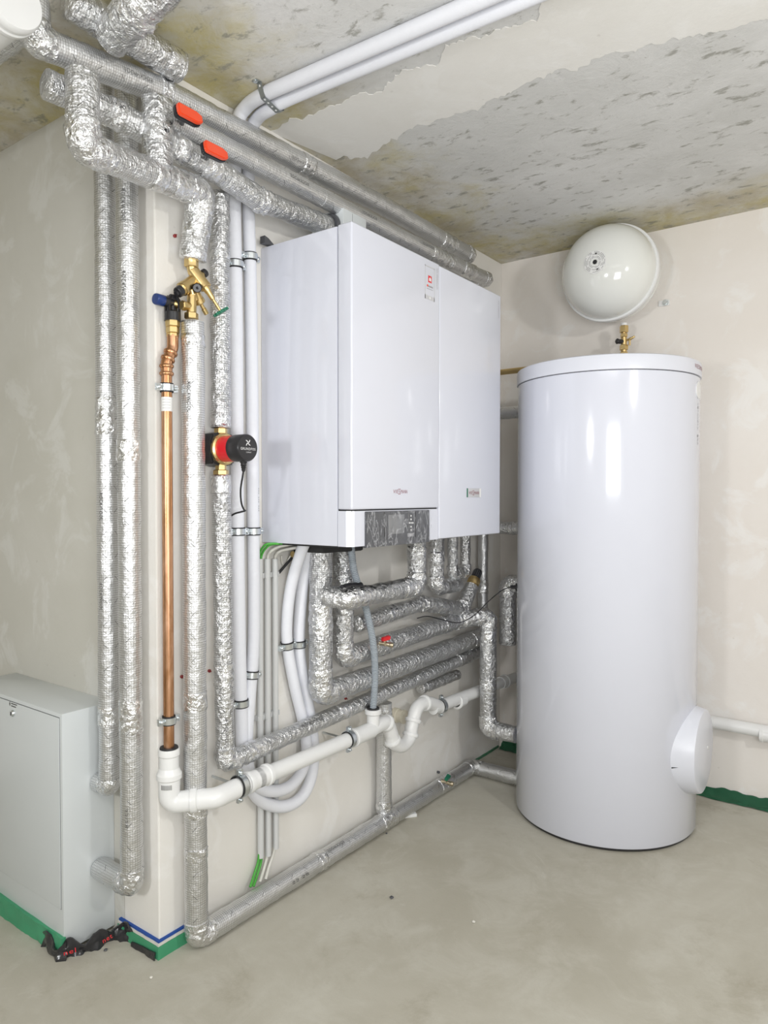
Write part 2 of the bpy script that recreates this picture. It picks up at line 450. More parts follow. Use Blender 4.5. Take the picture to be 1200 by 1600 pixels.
# ------------------------------------------------------------------ generic builders
def foil_run(label, pts, r, tapes=(), texts=(), group=None, caps=(True, True), name='insulated_pipe', seg=24, cat='pipe', soft=1.0):
    """foil-wrapped pipe: straight sleeves, crumpled wraps at the bends, tape bands, printing"""
    pts = [V(p) for p in pts]
    root = thing(name, label, cat, pts[0] if pts[0].z < pts[-1].z else pts[-1], group)
    n = len(pts); cut = []
    for i in range(n):
        if i in (0, n - 1): cut.append(0.0); continue
        d0, d1 = (pts[i - 1] - pts[i]), (pts[i + 1] - pts[i]); ang = d0.angle(d1)
        cut.append(min(r * 1.15 / math.tan(ang / 2) + r * .45, .45 * d0.length, .45 * d1.length) if ang < PI - .09 else 0.0)
    segs = []
    for i in range(n - 1):
        d = (pts[i + 1] - pts[i]).normalized()
        a, c = pts[i] + d * cut[i] * .8, pts[i + 1] - d * cut[i + 1] * .8
        segs.append((a, c, d))
        if (c - a).length < .004: continue
        b = BM(); ph = random.random() * 9
        add_tube(b, [a, c], r, seg, .012, .0016 * soft, 38, True, lambda s, ph=ph: 1 + .018 * math.sin(s * 19 + ph), ph)
        obj('insulation_sleeve', b, 'foil' if soft < 1.4 else 'rumpled', root, 60)
    for i in range(1, n - 1):
        if not cut[i]: continue
        d0, d1 = (pts[i - 1] - pts[i]).normalized(), (pts[i + 1] - pts[i]).normalized()
        b = BM(); add_tube(b, fillet([pts[i] + d0 * cut[i], pts[i], pts[i] + d1 * cut[i]], r * .72, 6), r * 1.035, seg + 4, .007, .0034 * soft, 62)
        obj('elbow_wrap', b, 'crumple', root, 60)
    for si, t, ln in tapes:
        a, c, d = segs[si]; m = a.lerp(c, t)
        b = BM(); add_tube(b, [m - d * ln / 2, m + d * ln / 2], r * 1.035, seg + 4, .007, .003, 58)
        obj('foil_tape', b, 'tape', root, 60)
    for txt, si, t, nrm, sgn, width in texts:
        a, c, d = segs[si]; b = BM()
        add_text(b, txt, a.lerp(c, t), d * sgn, nrm, width, width * .125, r * 1.035 + .0022)
        obj('printed_lettering', b, 'ink', root, smooth=False)
    return root

def pipe_clamp(label, c, axis, r, wall=(-1, 0, 0), reach=None, side=None, group='pipe clamps'):
    """split steel clamp with a rubber lining, two bolted lugs and a rod into the wall"""
    c = V(c); a = V(axis).normalized(); wv = V(wall); wv = (wv - a * wv.dot(a)).normalized(); s = a.cross(wv)
    root = thing('pipe_clamp', label, 'clamp', c, group)
    b = BM(); add_lathe(b, [(r + .0005, -.012), (r + .0028, -.012), (r + .0028, .012), (r + .0005, .012), (r + .0005, -.012)], c, a, 32); obj('rubber_lining', b, 'rubber', root)
    b = BM(); add_lathe(b, [(r + .002, -.0085), (r + .005, -.0085), (r + .005, .0085), (r + .002, .0085), (r + .002, -.0085)], c, a, 32); obj('steel_band', b, 'steel', root)
    for k in (-1, 1):
        q = c + s * k * (r + .0105); b = BM()
        add_prism(b, [q - s * .008 - a * .009 - wv * .004, q + s * .008 - a * .009 - wv * .004, q + s * .008 + a * .009 - wv * .004, q - s * .008 + a * .009 - wv * .004], wv * .009)
        lug = obj('lug', b, 'steel', root)
        b = BM(); cyl(b, q - wv * .004, q - wv * .010, .0052, seg=16, bev=.0015); add_lathe(b, [(0, 0), (.0022, 0), (.0022, .004), (0, .004)], q - wv * .0096, -wv, 6); obj('bolt', b, 'steel', lug)
    if reach:
        b = BM(); cyl(b, c + wv * (r + .004), c + wv * reach, .004, seg=10); obj('rod', b, 'steel', root)
    return root

def simple_run(name, label, cat, pts, r, mat, fr=.03, seg=20, step=.02, group=None, n=8, cap=True, part=None):
    pts = fillet(pts, fr, n)
    if part is None:
        b = BM(); add_tube(b, pts, r, seg, step, cap=cap); return tag(obj(name, b, mat, at=pts[0], sharp=60), label, cat, group)
def smooth_path(pts, n=8):
    pts = [V(p) for p in pts]; P = [pts[0]] + pts + [pts[-1]]; out = []
    for i in range(1, len(P) - 2):
        for k in range(n):
            t = k / n; p0, p1, p2, p3 = P[i - 1], P[i], P[i + 1], P[i + 2]
            out.append(.5 * ((2 * p1) + (p2 - p0) * t + (2 * p0 - 5 * p1 + 4 * p2 - p3) * t * t + (3 * p1 - p0 - 3 * p2 + p3) * t ** 3))
    out.append(pts[-1]); return out

# ------------------------------------------------------------------ hot-water tank
TC = V((.667, -.417, 0))
t = thing('water_tank', 'tall white cylindrical hot water tank standing on the floor in the corner', 'tank', TC)
b = BM(); add_lathe(b, [(0, .001), (.330, .001), (.334, .005), (.334, .014), (.2, .014)], TC, (0, 0, 1), 96); obj('base_ring', b, 'black', t, label='dark base ring')
b = BM(); add_lathe(b, [(.2, .012), (.337, .012), (.340, .016), (.340, 1.689), (.338, 1.691), (.2, 1.691)], TC, (0, 0, 1), 128); obj('jacket', b, 'enamel', t)
b = BM(); add_lathe(b, [(.2, 1.690), (.3385, 1.690), (.3385, 1.694), (.2, 1.694)], TC, (0, 0, 1), 96); obj('lid_gap', b, 'panel', t)
b = BM(); add_lathe(b, [(.33, 1.693), (.3435, 1.693), (.3445, 1.694), (.3445, 1.738), (.342, 1.745), (.335, 1.7485), (0, 1.7485)], TC, (0, 0, 1), 128); lid = obj('lid', b, 'lidplastic', t)
b = BM(); add_text_around(b, 'VIESSMANN', TC, .3451, .03, 1.722, .022); obj('brand_lettering', b, 'maroon', lid, smooth=False)
b = BM(); add_lathe(b, [(0, 0), (.03, 0), (.031, .004), (.0, .0055)], (TC.x + .3385, TC.y - .0, 1.64), (1, 0, 0), 32); obj('badge', b, 'paper', t, label='round white badge')
b = BM()
for i, ch in enumerate('VITOCELL 100'):
    if ch != ' ': add_text(b, ch, (TC.x + .3408, TC.y, 1.59 - i * .013), (0, 0, -1), (1, 0, 0), .009, .012)
obj('model_lettering', b, 'greyink', t, smooth=False)
# flange cover low on the tank's side
fc = V((TC.x, TC.y, .318)); b = BM()
add_lathe(b, [(.172, .25), (.168, .285), (.1515, .366), (.149, .372), (.146, .3735), (0, .3745)], fc, (1, 0, 0), 80); cover = obj('flange_cover', b, 'lidplastic', t, label='dished round cover low on the side')
b = BM(); th = math.radians(197)
q = fc + V((.3, -.1625, -.02)); add_prism(b, [q + V((.0, -.0005, .012)), q + V((.0, -.0005, -.010)), q + V((.042, .0075, .004))], (0, .003, 0)); obj('cover_catch', b, 'dark', cover)
b = BM(); cyl(b, (fc.x + .3742, fc.y + .05, fc.z + .0), (fc.x + .3765, fc.y + .05, fc.z), .006, seg=16); obj('cover_dimple', b, 'paper', cover)

# ------------------------------------------------------------------ expansion vessel on the back wall
VC = V((.606, 0, 2.192)); VR = .196
t = thing('expansion_vessel', 'round off-white expansion vessel fixed to the back wall above the tank', 'vessel', (VC.x, -.02, VC.z))
def dome(r, depth, y0, sgn, k=14, p=2.6):
    pr = [(r, 0)]
    for i in range(1, k + 1):
        a = PI / 2 * i / k; pr.append((r * math.cos(a) ** (2 / p) if i < k else 0, depth * math.sin(a) ** (2 / p)))
    return pr
b = BM(); add_lathe(b, [(VR, -.006)] + dome(VR - .002, .178, 0, 1, 20, 2.2), (VC.x, -.202, VC.z), (0, -1, 0), 96); front = obj('front_shell', b, 'vessel', t, 50)
b = BM(); add_lathe(b, [(VR, -.004)] + dome(VR, .178, 0, 1, 18), (VC.x, -.198, VC.z), (0, 1, 0), 96); obj('rear_shell', b, 'vessel', t, 50)
b = BM(); add_lathe(b, [(VR - .006, -.013), (VR + .005, -.013), (VR + .0068, -.010), (VR + .0068, .010), (VR + .005, .013), (VR - .006, .013)], (VC.x, -.200, VC.z), (0, 1, 0), 96); obj('rim_band', b, 'pvc', t, label='white clamped rim band')
ay = -.380
b = BM(); add_lathe(b, [(.0135, -.004), (.046, -.0035), (.046, -.001), (.0135, .0012), (.0135, -.004)], (VC.x, ay - .0005, VC.z), (0, -1, 0), 48); lab = obj('ring_label', b, 'paper', front, label='ring-shaped printed label')
b = BM()
for r0 in (.040, .035, .030, .0225, .018):
    for k in range(46):
        if noise.noise(V((k * .37, r0 * 900, 0))) < -.12: continue
        a0, a1 = 2 * PI * k / 46, 2 * PI * (k + .62) / 46
        P = [(rr, aa) for rr, aa in ((r0, a0), (r0 + .0016, a0), (r0 + .0016, a1), (r0, a1))]
        b.faces.new([b.verts.new((VC.x + rr * math.cos(aa), ay - .0026, VC.z + rr * math.sin(aa))) for rr, aa in P])
for aa, sz in ((1.45, .006), (5.0, .005)):
    add_box(b, (VC.x + .039 * math.cos(aa) - sz * .6, ay - .0032, VC.z + .032 * math.sin(aa) - sz * .5), (VC.x + .039 * math.cos(aa) + sz * .6, ay - .0026, VC.z + .032 * math.sin(aa) + sz * .5))
obj('label_print', b, 'ink', lab, smooth=False)
b = BM(); add_lathe(b, [(0, -.004), (.009, -.004), (.009, .001), (.007, .003), (0, .003)], (VC.x, ay, VC.z), (0, -1, 0), 24); obj('air_plug', b, 'black', front)
# bracket and bolt on the wall
q = AY(1040, 473, -.006); t2 = thing('wall_bracket', 'small steel bracket bolted to the back wall right of the expansion vessel', 'bracket', q)
b = BM(); add_box(b, q + V((-.030, .0, -.012)), q + V((.016, .005, .012)), .002); obj('plate', b, 'pvc', t2)
b = BM(); cyl(b, q, q + V((0, -.003, 0)), .0135, seg=24); hexnut(b, q + V((0, -.003, 0)), q + V((0, -.010, 0)), .0095); obj('bolt', b, 'steel', t2)
# brass valve between vessel and tank
q = AY(975, 512, -.12); x, y = q.x, q.y
t = thing('service_valve', 'small brass cap valve between the expansion vessel and the tank lid', 'valve', (x, y, 1.75))
P = lambda yy: AY(975, yy, y).z
b = BM(); cyl(b, (x, y, P(509)), (x, y, P(505)), .013, seg=20); obj('white_gasket', b, 'pvc', t)
b = BM(); hexnut(b, (x, y, P(520)), (x, y, P(509)), .0185); cyl(b, (x, y, P(529)), (x, y, P(519)), .0095); hexnut(b, (x, y, P(527)), (x, y, P(521.5)), .0155)
cyl(b, (x, y, P(542)), (x, y, P(528)), .0125); hexnut(b, (x, y, P(547)), (x, y, P(539)), .0185); cyl(b, (x, y, 1.752), (x, y, P(546)), .0125); hexnut(b, (x, y, P(562)), (x, y, P(550)), .0170)
obj('valve_body', b, 'brass', t)
b = BM(); cyl(b, (x, y, P(534)), (x - .018, y - .024, P(534)), .010, seg=20); cyl(b, (x - .018, y - .024, P(534)), (x - .022, y - .030, P(534)), .012, seg=20, bev=.003); obj('cap', b, 'black', t, label='round black cap')
b = BM(); cyl(b, (x, y, P(533)), (x + .034, y - .006, P(531)), .0048, seg=14); cyl(b, (x + .026, y - .004, P(531.5)), (x + .048, y - .009, P(528.5)), .0065, .004, 14, .001)
cyl(b, (x + .026, y - .004, P(531)), (x + .026, y - .004, P(541)), .0042, seg=12); obj('drain_nozzle', b, 'brass', t)

# ------------------------------------------------------------------ boiler
BY0, BY1, BS, BZ0, BZ1 = -1.632, -.719, -1.165, 1.108, 2.020
BX, BF, CT = .308, .3615, 1.214
t = thing('wall_boiler', 'large white wall-hung boiler with a grey display strip', 'boiler', (.18, -1.17, BZ0))
b = BM(); add_box(b, (.001, BY0, BZ0), (BX, BY1, BZ1), .004); obj('casing', b, 'enamel', t)
b = BM(); add_box(b, (BX + .0022, BY0 - .0005, CT), (BF + .001, BS - .0012, BZ1 + .003), .006, 3); cov = obj('front_cover', b, 'enamel', t)
b = BM(); add_box(b, (BX + .0022, BS + .0012, BZ0 + .001), (BF, BY1, BZ1), .005, 3); fp = obj('front_panel', b, 'enamel', t)
b = BM(); add_box(b, (BX - .004, BY0 + .006, BZ0 + .006), (BX + .004, BY1 - .006, BZ1 - .006)); add_box(b, (BX, BS - .004, BZ0 + .01), (BF - .012, BS + .004, BZ1 - .01)); add_box(b, (BX, BY0 + .01, CT - .006), (BF - .008, BS - .004, CT + .004)); obj('seam_shadow_gap', b, 'dark', t)
b = BM(); add_box(b, (.03, BY0 + .02, BZ0 - .006), (BX - .01, BY1 - .02, BZ0 + .002)); obj('underside_plate', b, 'dark', t, label='dark open underside')
b = BM(); add_box(b, (.04, -1.53, BZ0 - .034), (.165, -1.33, BZ0 - .004), .006)
for v_ in b.verts: v_.co += V((noise.noise(v_.co * 40), noise.noise(v_.co * 40 + V((3, 3, 3))), noise.noise(v_.co * 40 + V((8, 1, 3))))) * .006
obj('sealing_foam', b, 'dark', t, label='black sealing foam round the left pipe connections')
# control unit below the cover
pl, pr = AX(571, 822, BF).y, AX(671, 822, BF).y
cz1 = CT - .004
b = BM(); add_prism(b, [(BX + .0022, BY0, BZ0), (BF - .020, BY0, BZ0), (BF - .003, BY0 + .016, BZ0), (BF - .003, BS - .002, BZ0), (BX + .0022, BS - .002, BZ0)], (0, 0, cz1 - BZ0)); cu = obj('control_unit', b, 'enamel', t, 20)
b = BM(); add_box(b, (BF - .012, pl, BZ0 - .006), (BF + .0015, pr, cz1 - .002), .004); pan = obj('display_strip', b, 'panel', cu, label='dark grey display strip')
def yz(px, py): q = AX(px, py, BF + .002); return q.y, q.z
def rect(bm, px0, py0, px1, py1, x0, x1, bev=.0006):
    y0, _ = yz(px0, (py0 + py1) / 2); y1, _ = yz(px1, (py0 + py1) / 2); z1 = yz((px0 + px1) / 2, py0)[1]; z0 = yz((px0 + px1) / 2, py1)[1]
    add_box(bm, (x0, y0, z0), (x1, y1, z1), bev)
X0 = BF + .001
b = BM(); rect(b, 607, 804, 632, 834, X0, X0 + .0012); obj('screen', b, 'screen', pan, label='lighter grey screen')
for jx in (600.4, 649):
    b = BM(); rect(b, jx, 800, jx + .8, 839, X0, X0 + .0012, 0); obj('panel_joint', b, 'dark', pan)
b = BM(); rect(b, 637.5, 802, 647.5, 832, X0, X0 + .0010); obj('button_field', b, 'panel', pan)
for k, (bx, by) in enumerate(((642, 806), (642, 811.5), (639.6, 817), (642.2, 817), (644.8, 817), (642, 823), (642, 828))):
    q = AX(bx, by, X0 + .001); b = BM(); cyl(b, q, q + V((.0016, 0, 0)), .0030, seg=14, bev=.0006); obj('button', b, 'whiteink', pan)
b = BM(); rect(b, 637, 833, 646.5, 838.5, X0, X0 + .001); k = obj('ok_key', b, 'greyink', pan)
b = BM(); add_text(b, 'OK', AX(641.8, 835.8, X0 + .0014), (0, 1, 0), (1, 0, 0), .011); obj('key_lettering', b, 'whiteink', k, smooth=False)
b = BM(); lay = uvl(b); G = []
for i in range(49):
    row = []
    for j in range(15):
        y = pl - .001 + (pr - pl + .002) * i / 48; z = BZ0 - .005 + (cz1 - BZ0 + .002) * j / 14
        wv = .0050 * abs(noise.noise(V((y * 60 + z * 14, z * 9, 2)))) + .0050 * abs(noise.noise(V((y * 28 + z * 22, z * 5, 5))))
        row.append(b.verts.new((X0 + .0022 + wv, y, z)))
    G.append(row)
for i in range(48):
    for j in range(14): b.faces.new((G[i][j], G[i + 1][j], G[i + 1][j + 1], G[i][j + 1]))
obj('protective_film', b, 'film', pan, 80, label='wrinkled clear protective film')
# sticker shaped like a phone, lettering
b = BM()
y0, z1 = AX(663.5, 413, BF).y, AX(663.5, 413, BF).z; y1, z0 = AX(678.5, 473, BF).y, AX(664, 466, BF).z
XS = BF + .0011
def frame_rect(bm, y0, y1, z0, z1, t, x):
    add_box(bm, (x, y0, z0), (x + .0004, y0 + t, z1)); add_box(bm, (x, y1 - t, z0), (x + .0004, y1, z1)); add_box(bm, (x, y0, z1 - t * 1.3), (x + .0004, y1, z1)); add_box(bm, (x, y0, z0), (x + .0004, y1, z0 + .013))
frame_rect(b, y0, y1, z0, z1, .0028, XS); stk = obj('phone_sticker', b, 'stick', cov, smooth=False, label='grey phone-shaped sticker with a red emblem')
ym, zm = (y0 + y1) / 2 + .001, z0 + (z1 - z0) * .62
b = BM(); add_box(b, (XS, ym - .0105, zm - .011), (XS + .0004, ym + .0105, zm + .011), .0001); obj('emblem', b, 'red', stk, label='red square emblem with a white house shape')
b = BM(); add_prism(b, [(XS + .0005, ym - .006, zm - .006), (XS + .0005, ym + .006, zm - .006), (XS + .0005, ym + .006, zm + .001), (XS + .0005, ym, zm + .007), (XS + .0005, ym - .006, zm + .001)], (.0003, 0, 0)); obj('house_mark', b, 'paper', stk, smooth=False)
b = BM(); add_box(b, (XS, ym - .018, zm - .0262), (XS + .0003, ym - .011, zm - .0195)); obj('orange_mark', b, 'orange', stk, smooth=False)
b = BM(); add_box(b, (XS, ym - .010, zm - .026), (XS + .0003, ym + .018, zm - .021)); add_box(b, (XS, ym - .018, zm - .033), (XS + .0003, ym + .018, zm - .0315)); obj('sticker_text_lines', b, 'greyink', stk, smooth=False)
b = BM(); cyl(b, (XS + .0003, ym, z0 + .0065), (XS + .0008, ym, z0 + .0065), .004, seg=16); obj('home_button', b, 'paper', stk)
q = AX(683.3, 436, BF + .0013); b = BM(); add_text(b, 'VITODENS 222', q, (0, 0, 1), (1, 0, 0), .068, .0072); obj('model_lettering', b, 'greyink', cov, smooth=False)
q = AX(779.3, 484, BF + .0006); b = BM(); add_text(b, 'VITODENS 222', q, (0, 0, 1), (1, 0, 0), .066, .0072); obj('model_lettering', b, 'greyink', fp, smooth=False)
def logo(parent, c, wdt, n=(1, 0, 0), a=(0, 1, 0)):
    b = BM(); c = V(c); a = V(a)
    add_text(b, 'VIE', c - a * wdt * .33, a, n, wdt * .33, wdt * .15); add_text(b, 'SS', c - a * wdt * .06, a, n, wdt * .15, wdt * .25); add_text(b, 'MANN', c + a * wdt * .28, a, n, wdt * .46, wdt * .15)
    obj('brand_lettering', b, 'maroon', parent, smooth=False)
logo(cov, AX(625.5, 768, BF + .0014), .075)
q = AX(740, 770, BF + .0005)
b = BM(); add_box(b, q + V((0, -.052, -.016)), q + V((.0012, .052, .016)), .0004); pt = obj('name_plate', b, 'stick', fp, label='small badge with maroon lettering')
b = BM(); add_box(b, q + V((.0013, -.052, -.016)), q + V((.0018, -.044, .016))); obj('plate_edge', b, 'green', pt, label='green end of the badge')
b = BM(); add_box(b, q + V((.0013, .042, -.016)), q + V((.0018, .052, .016))); obj('plate_edge', b, 'paper', pt, label='white end of the badge')
logo(pt, q + V((.0016, 0, 0)), .074)
# box and collar on top of the boiler
t = thing('flue_box', 'small grey sheet-metal box on top of the wall boiler', 'box', (.085, -1.35, BZ1))
b = BM(); add_box(b, (.015, -1.412, BZ1 + .001), (.150, -1.290, 2.181), .003); bx = obj('housing', b, 'enamel2', t)
b = BM(); add_box(b, (.1495, -1.3655, BZ1 + .01), (.1508, -1.364, 2.176)); obj('fold_line', b, 'greyink', bx)
for zz, yy in ((2.145, -1.355), (2.06, -1.30)):
    b = BM(); cyl(b, (.150, yy, zz), (.1525, yy, zz), .004, seg=14); obj('screw', b, 'steel', bx)
b = BM(); add_lathe(b, [(.02, 0), (.041, 0), (.043, .003), (.043, .010), (.041, .012), (.02, .012)], (.098, -1.425, 2.128), (0, 1, 0), 40); obj('collar', b, 'panel', t, label='dark grey collar where the pipe enters')
b = BM(); add_lathe(b, [(.02, 0), (.040, 0), (.044, .004), (.044, .014), (.02, .016)], (.10, -1.289, 2.10), (0, 1, 0), 40); obj('collar', b, 'black', t, label='black collar on the far side')
# small black hook plate at the boiler's top left
q = AX(411, 383, .02); b = BM(); add_prism(b, [q + V((0, -.012, 0)), q + V((0, .035, 0)), q + V((0, .004, .018)), q + V((0, -.012, .022))], (.02, 0, 0)); tag(obj('hanging_bracket', b, 'panel', at=q, sharp=20), 'small dark steel hanging bracket at the rear top left of the boiler', 'bracket')
# ------------------------------------------------------------------ foil-wrapped pipes on the left wall face (beside the cabinet)
YA = -L - .048
def vpt(px, py, y=YA): return AY(px, py, y)
RK = 'ROCKWOOL'
cabx = -.206
a1 = vpt(173, 1228); x1 = -.152
foil_run('leftmost foil-wrapped riser, bending into the white cabinet side at mid height', [(x1, YA, 2.36), (x1, YA, a1.z), (cabx + .004, YA, a1.z)], .0275,
         tapes=[(0, .47, .10), (0, .905, .05)], texts=[(RK, 0, .73, (.35, -1, 0), 1, .075), (RK, 0, .60, (.45, -1, 0), 1, .075)])
x2 = -.051; z2 = vpt(206, 1383).z
foil_run('second foil-wrapped riser from the left, bending into the cabinet side near the floor', [(x2, YA, 2.36), (x2, YA, z2), (cabx + .004, YA, z2)], .029,
         tapes=[(0, .465, .055), (0, .80, .09)], texts=[(RK, 0, .165, (.75, -1, 0), 1, .085), (RK, 0, .265, (.75, -1, 0), 1, .085), ('22/28', 0, .925, (.6, -1, 0), 1, .05), (RK, 0, .50, (-.2, -1, 0), 1, .08)])

# ------------------------------------------------------------------ risers on the main wall
YB2 = AX(304, 1000, .06).y
zb = AX(300, 503, .06).z
skx, skz = .068, .037
ske = AX(738, 1188, skx).y
foil_run('long foil-wrapped pipe dropping from the brass valve and running along the floor to the tank',
         [(.06, YB2, zb), (.06, YB2, AX(304, 1240, .06).z), (.062, YB2, skz), (skx, ske, skz), (.326, ske, skz)], .0305,
         tapes=[(0, .04, .03), (0, .80, .05), (1, .1, .05), (1, .45, .03), (2, .32, .035), (2, .58, .09), (2, .86, .10)],
         texts=[(RK, 0, .16, (.6, -1, 0), 1, .08), (RK, 2, .365, (.55, 0, 1), -1, .085), ('22 28', 2, .235, (1, 0, .25), 1, .075)], name='insulated_pipe')
YB3 = -1.846
zpt, zpb = AX(345, 668, .06).z, AX(345, 744, .06).z
foil_run('upper foil-wrapped riser ending above the red pump', [(.06, YB3, 2.10), (.06, YB3, zpt)], .0265, tapes=[(0, .25, .04), (0, .97, .03)], soft=1.8)
zr = AX(352, 1192, .06).z
e = AX(748, 1018, .078); e0 = AX(352, 1192, .078); zr = e0.z
foil_run('foil-wrapped pipe from below the red pump that slopes along the wall behind the grey hose',
         [(.06, YB3, zpb), (.078, e0.y, zr), (.078, e.y, e.z)], .0265,
         tapes=[(0, .03, .05), (0, .72, .06), (1, .05, .08), (1, .33, .05), (1, .47, .06), (1, .90, .10)],
         texts=[(RK, 1, .215, (1, 0, .9), 1, .10), (RK, 0, .93, (1, -.6, 0), 1, .08)], soft=1.4)
# wide upper sleeve above the brass valve, with the long way round under the ceiling
xd = .15
pz = AX(143, 237, xd).z
dl = AX(130, 233, xd); dr = AX(308, 298, .10); zt = dr.z
foil_run('lowest foil-wrapped pipe of the ceiling cluster, turning down to the brass valve',
         [(xd, dl.y, AX(122, 112, xd).z), (xd, dl.y, pz), (.10, YB2, zt),  (.06, YB2, AX(300, 404, .06).z)], .0345,
         tapes=[(1, .58, .04), (1, .92, .10), (2, .93, .02), (2, .2, .08)], soft=1.5)
# short vertical link between the upper and the lower pipe of the cluster
br = AX(246, 215, .125)
foil_run('short upright foil-wrapped link joining two pipes of the ceiling cluster', [(.125, br.y, AX(250, 160, .125).z), (.125, br.y, AX(244, 262, .125).z)], .036, soft=2.2, tapes=[(0, .5, .05)])
# middle pipe: crosses the cluster, jogs, and enters the box on the boiler
P = [AX(72, 131, .075), AX(180, 178, .085), AX(280, 233, .115), AX(352, 276, .115), AX(408, 314, .110), (.098, -1.428, 2.128)]
foil_run('middle foil-wrapped pipe of the ceiling cluster, jogging down into the grey box on the boiler', P, .0315,
         tapes=[(2, .6, .05)], texts=[(RK, 0, .93, (1, 0, .15), -1, .085)], soft=1.5)
# topmost pipe along the wall and ceiling edge
P = [AX(52, 2, .083), AX(54, 62, .083), AX(253, 143, .083), AX(600, 322, .083), AX(734, 399, .083), (.003, AX(734, 399, .083).y, AX(734, 399, .083).z)]
foil_run('longest foil-wrapped pipe, running tight under the ceiling edge to the far corner', P, .0320,
         tapes=[(2, .55, .05), (3, .72, .10)], texts=[(RK, 1, .72, (1, 0, -.1), -1, .08), (RK, 2, .5, (1, 0, -.5), -1, .08)], soft=1.2)
# second long pipe just below it
e = AX(762, 437, .12)
P = [AX(262, 184, .12), AX(500, 308, .12), AX(700, 408, .12), (.12, e.y, e.z), (.003, e.y, e.z)]
foil_run('second long foil-wrapped pipe under the ceiling edge, above the boiler top', P, .0285,
         tapes=[(1, .92, .16), (2, .5, .10)], texts=[(RK, 0, .78, (1, 0, .0), -1, .08), (RK, 1, .28, (1, 0, .1), -1, .08), (RK, 1, .75, (1, 0, .1), -1, .08)])
# pipe leaving the far side of the box
foil_run('foil-wrapped pipe leaving the grey box along the boiler top', [(.10, -1.272, 2.10), (.09, -.74, 2.108), (.09, -.62, 2.108)], .029, tapes=[(0, .35, .06), (0, .7, .08)], soft=1.6)
# stubs at the picture's top left
q0, q1 = AZ(160, 34, 2.335), AZ(283, 106, 2.335)
foil_run('thick foil-wrapped pipe with a rounded loose end at the top of the ceiling cluster', [(q0.x, q0.y - .08, 2.335), (q1.x, q1.y - .005, 2.335)], .036, soft=1.8, tapes=[(0, .9, .04), (0, .3, .06)])
q = AZ(196, 30, 2.32)
foil_run('crumpled foil-wrapped branch at the upper edge of the ceiling cluster', [(q.x - .06, q.y, 2.30), (q.x + .05, q.y, 2.325), (q.x + .14, q.y + .02, 2.37)], .042, soft=2.2)
q = AX(30, 38, .03)
foil_run('crumpled foil-wrapped stub at the top left, reaching back over the cabinet wall', [(.06, q.y, q.z), (-.5, q.y, q.z)], .036, soft=2.2)
# white drain pipe above the cluster
q = AZ(25, -4, 2.26)
t = thing('ceiling_drain_pipe', 'wide white drain pipe with a ribbed socket at the top left corner', 'pipe', q)
b = BM(); cyl(b, q + V((-.75, 0, 0)), q + V((-.02, 0, 0)), .052, seg=40); obj('pipe_body', b, 'pvc', t)
b = BM(); add_lathe(b, [(.05, 0), (.058, 0), (.060, .004), (.060, .014), (.057, .017), (.057, .026), (.060, .029), (.060, .040), (.056, .046), (0, .046)], q + V((-.05, 0, 0)), (1, 0, 0), 48); obj('socket', b, 'pvc', t)

# butterfly handles of two shut-off valves
def handle(label, c, ax, up, stem_to):
    c = V(c); root = thing('shutoff_valve', label, 'valve', stem_to)
    a = V(ax).normalized(); n = V(up).normalized(); n = (n - a * n.dot(a)).normalized(); s = a.cross(n)
    def slab(bm, l, wd, h0, h1):
        out = [(-l, -wd * .62), (-l * .9, -wd), (l * .55, -wd), (l, -wd * .55), (l, wd * .55), (l * .55, wd), (-l * .9, wd), (-l, wd * .62)]
        add_prism(bm, [c + a * x + s * y + n * h0 for x, y in out], n * (h1 - h0))
        bmesh.ops.bevel(bm, geom=[e_ for e_ in bm.edges], offset=.0022, segments=2, affect='EDGES')
    b = BM(); slab(b, .036, .0155, 0, .012); obj('grip', b, 'orange', root, 30, label='orange-red grip')
    b = BM(); slab(b, .037, .0165, -.011, .001); obj('grip_base', b, 'black', root, 30, label='black underside')
    b = BM(); cyl(b, c - a * .012 - n * .008, V(stem_to), .0085, .007, 18); obj('stem', b, 'black', root)
n1 = (1, -.35, .25)
handle('upper orange-red butterfly shut-off valve on the ceiling pipes', AX(294, 181, .205), (0, 1, .0), n1, AX(284, 192, .148))
handle('lower orange-red butterfly shut-off valve on the ceiling pipes', AX(335, 238, .200), (0, 1, .0), n1, AX(322, 247, .145))

# ------------------------------------------------------------------ pipework under the boiler
XR = .10
zB = BZ0 - .008
y = AX(501, 960, XR).y; zz = AX(501, 1085, XR).z
e = AX(757, 993, .085)
foil_run('thick foil-wrapped pipe dropping from the boiler left edge and running below the red tap', [(XR, y, zB - .025), (XR, y, zz), (.085, e.y, e.z)], .0365,
         tapes=[(0, .52, .10), (0, .97, .05), (1, .92, .10)], texts=[(RK, 0, .80, (1, .25, 0), 1, .09), (RK, 0, .30, (1, .2, 0), 1, .09)], soft=1.5)
y = AX(536, 900, XR).y; zz = AX(560, 1021, XR).z
f0 = AX(716, 968, .105); e6 = AX(763, 962, .19); z6 = AX(763, 1138, .19).z
foil_run('foil-wrapped pipe behind the grey hose that crosses over and drops beside the tank', [(XR, y, zB - .02), (XR, y, zz), f0, (.19, e6.y, e6.z), (.19, e6.y, z6), (.324, e6.y, z6)], .0345,
         tapes=[(0, .5, .12), (1, .25, .05), (1, .9, .10), (3, .62, .05), (3, .1, .05)], texts=[(RK, 1, .50, (1, 0, .5), 1, .09), (RK, 3, .87, (1, .15, 0), 1, .075), (RK, 3, .4, (1, .45, 0), 1, .09)], soft=1.5)
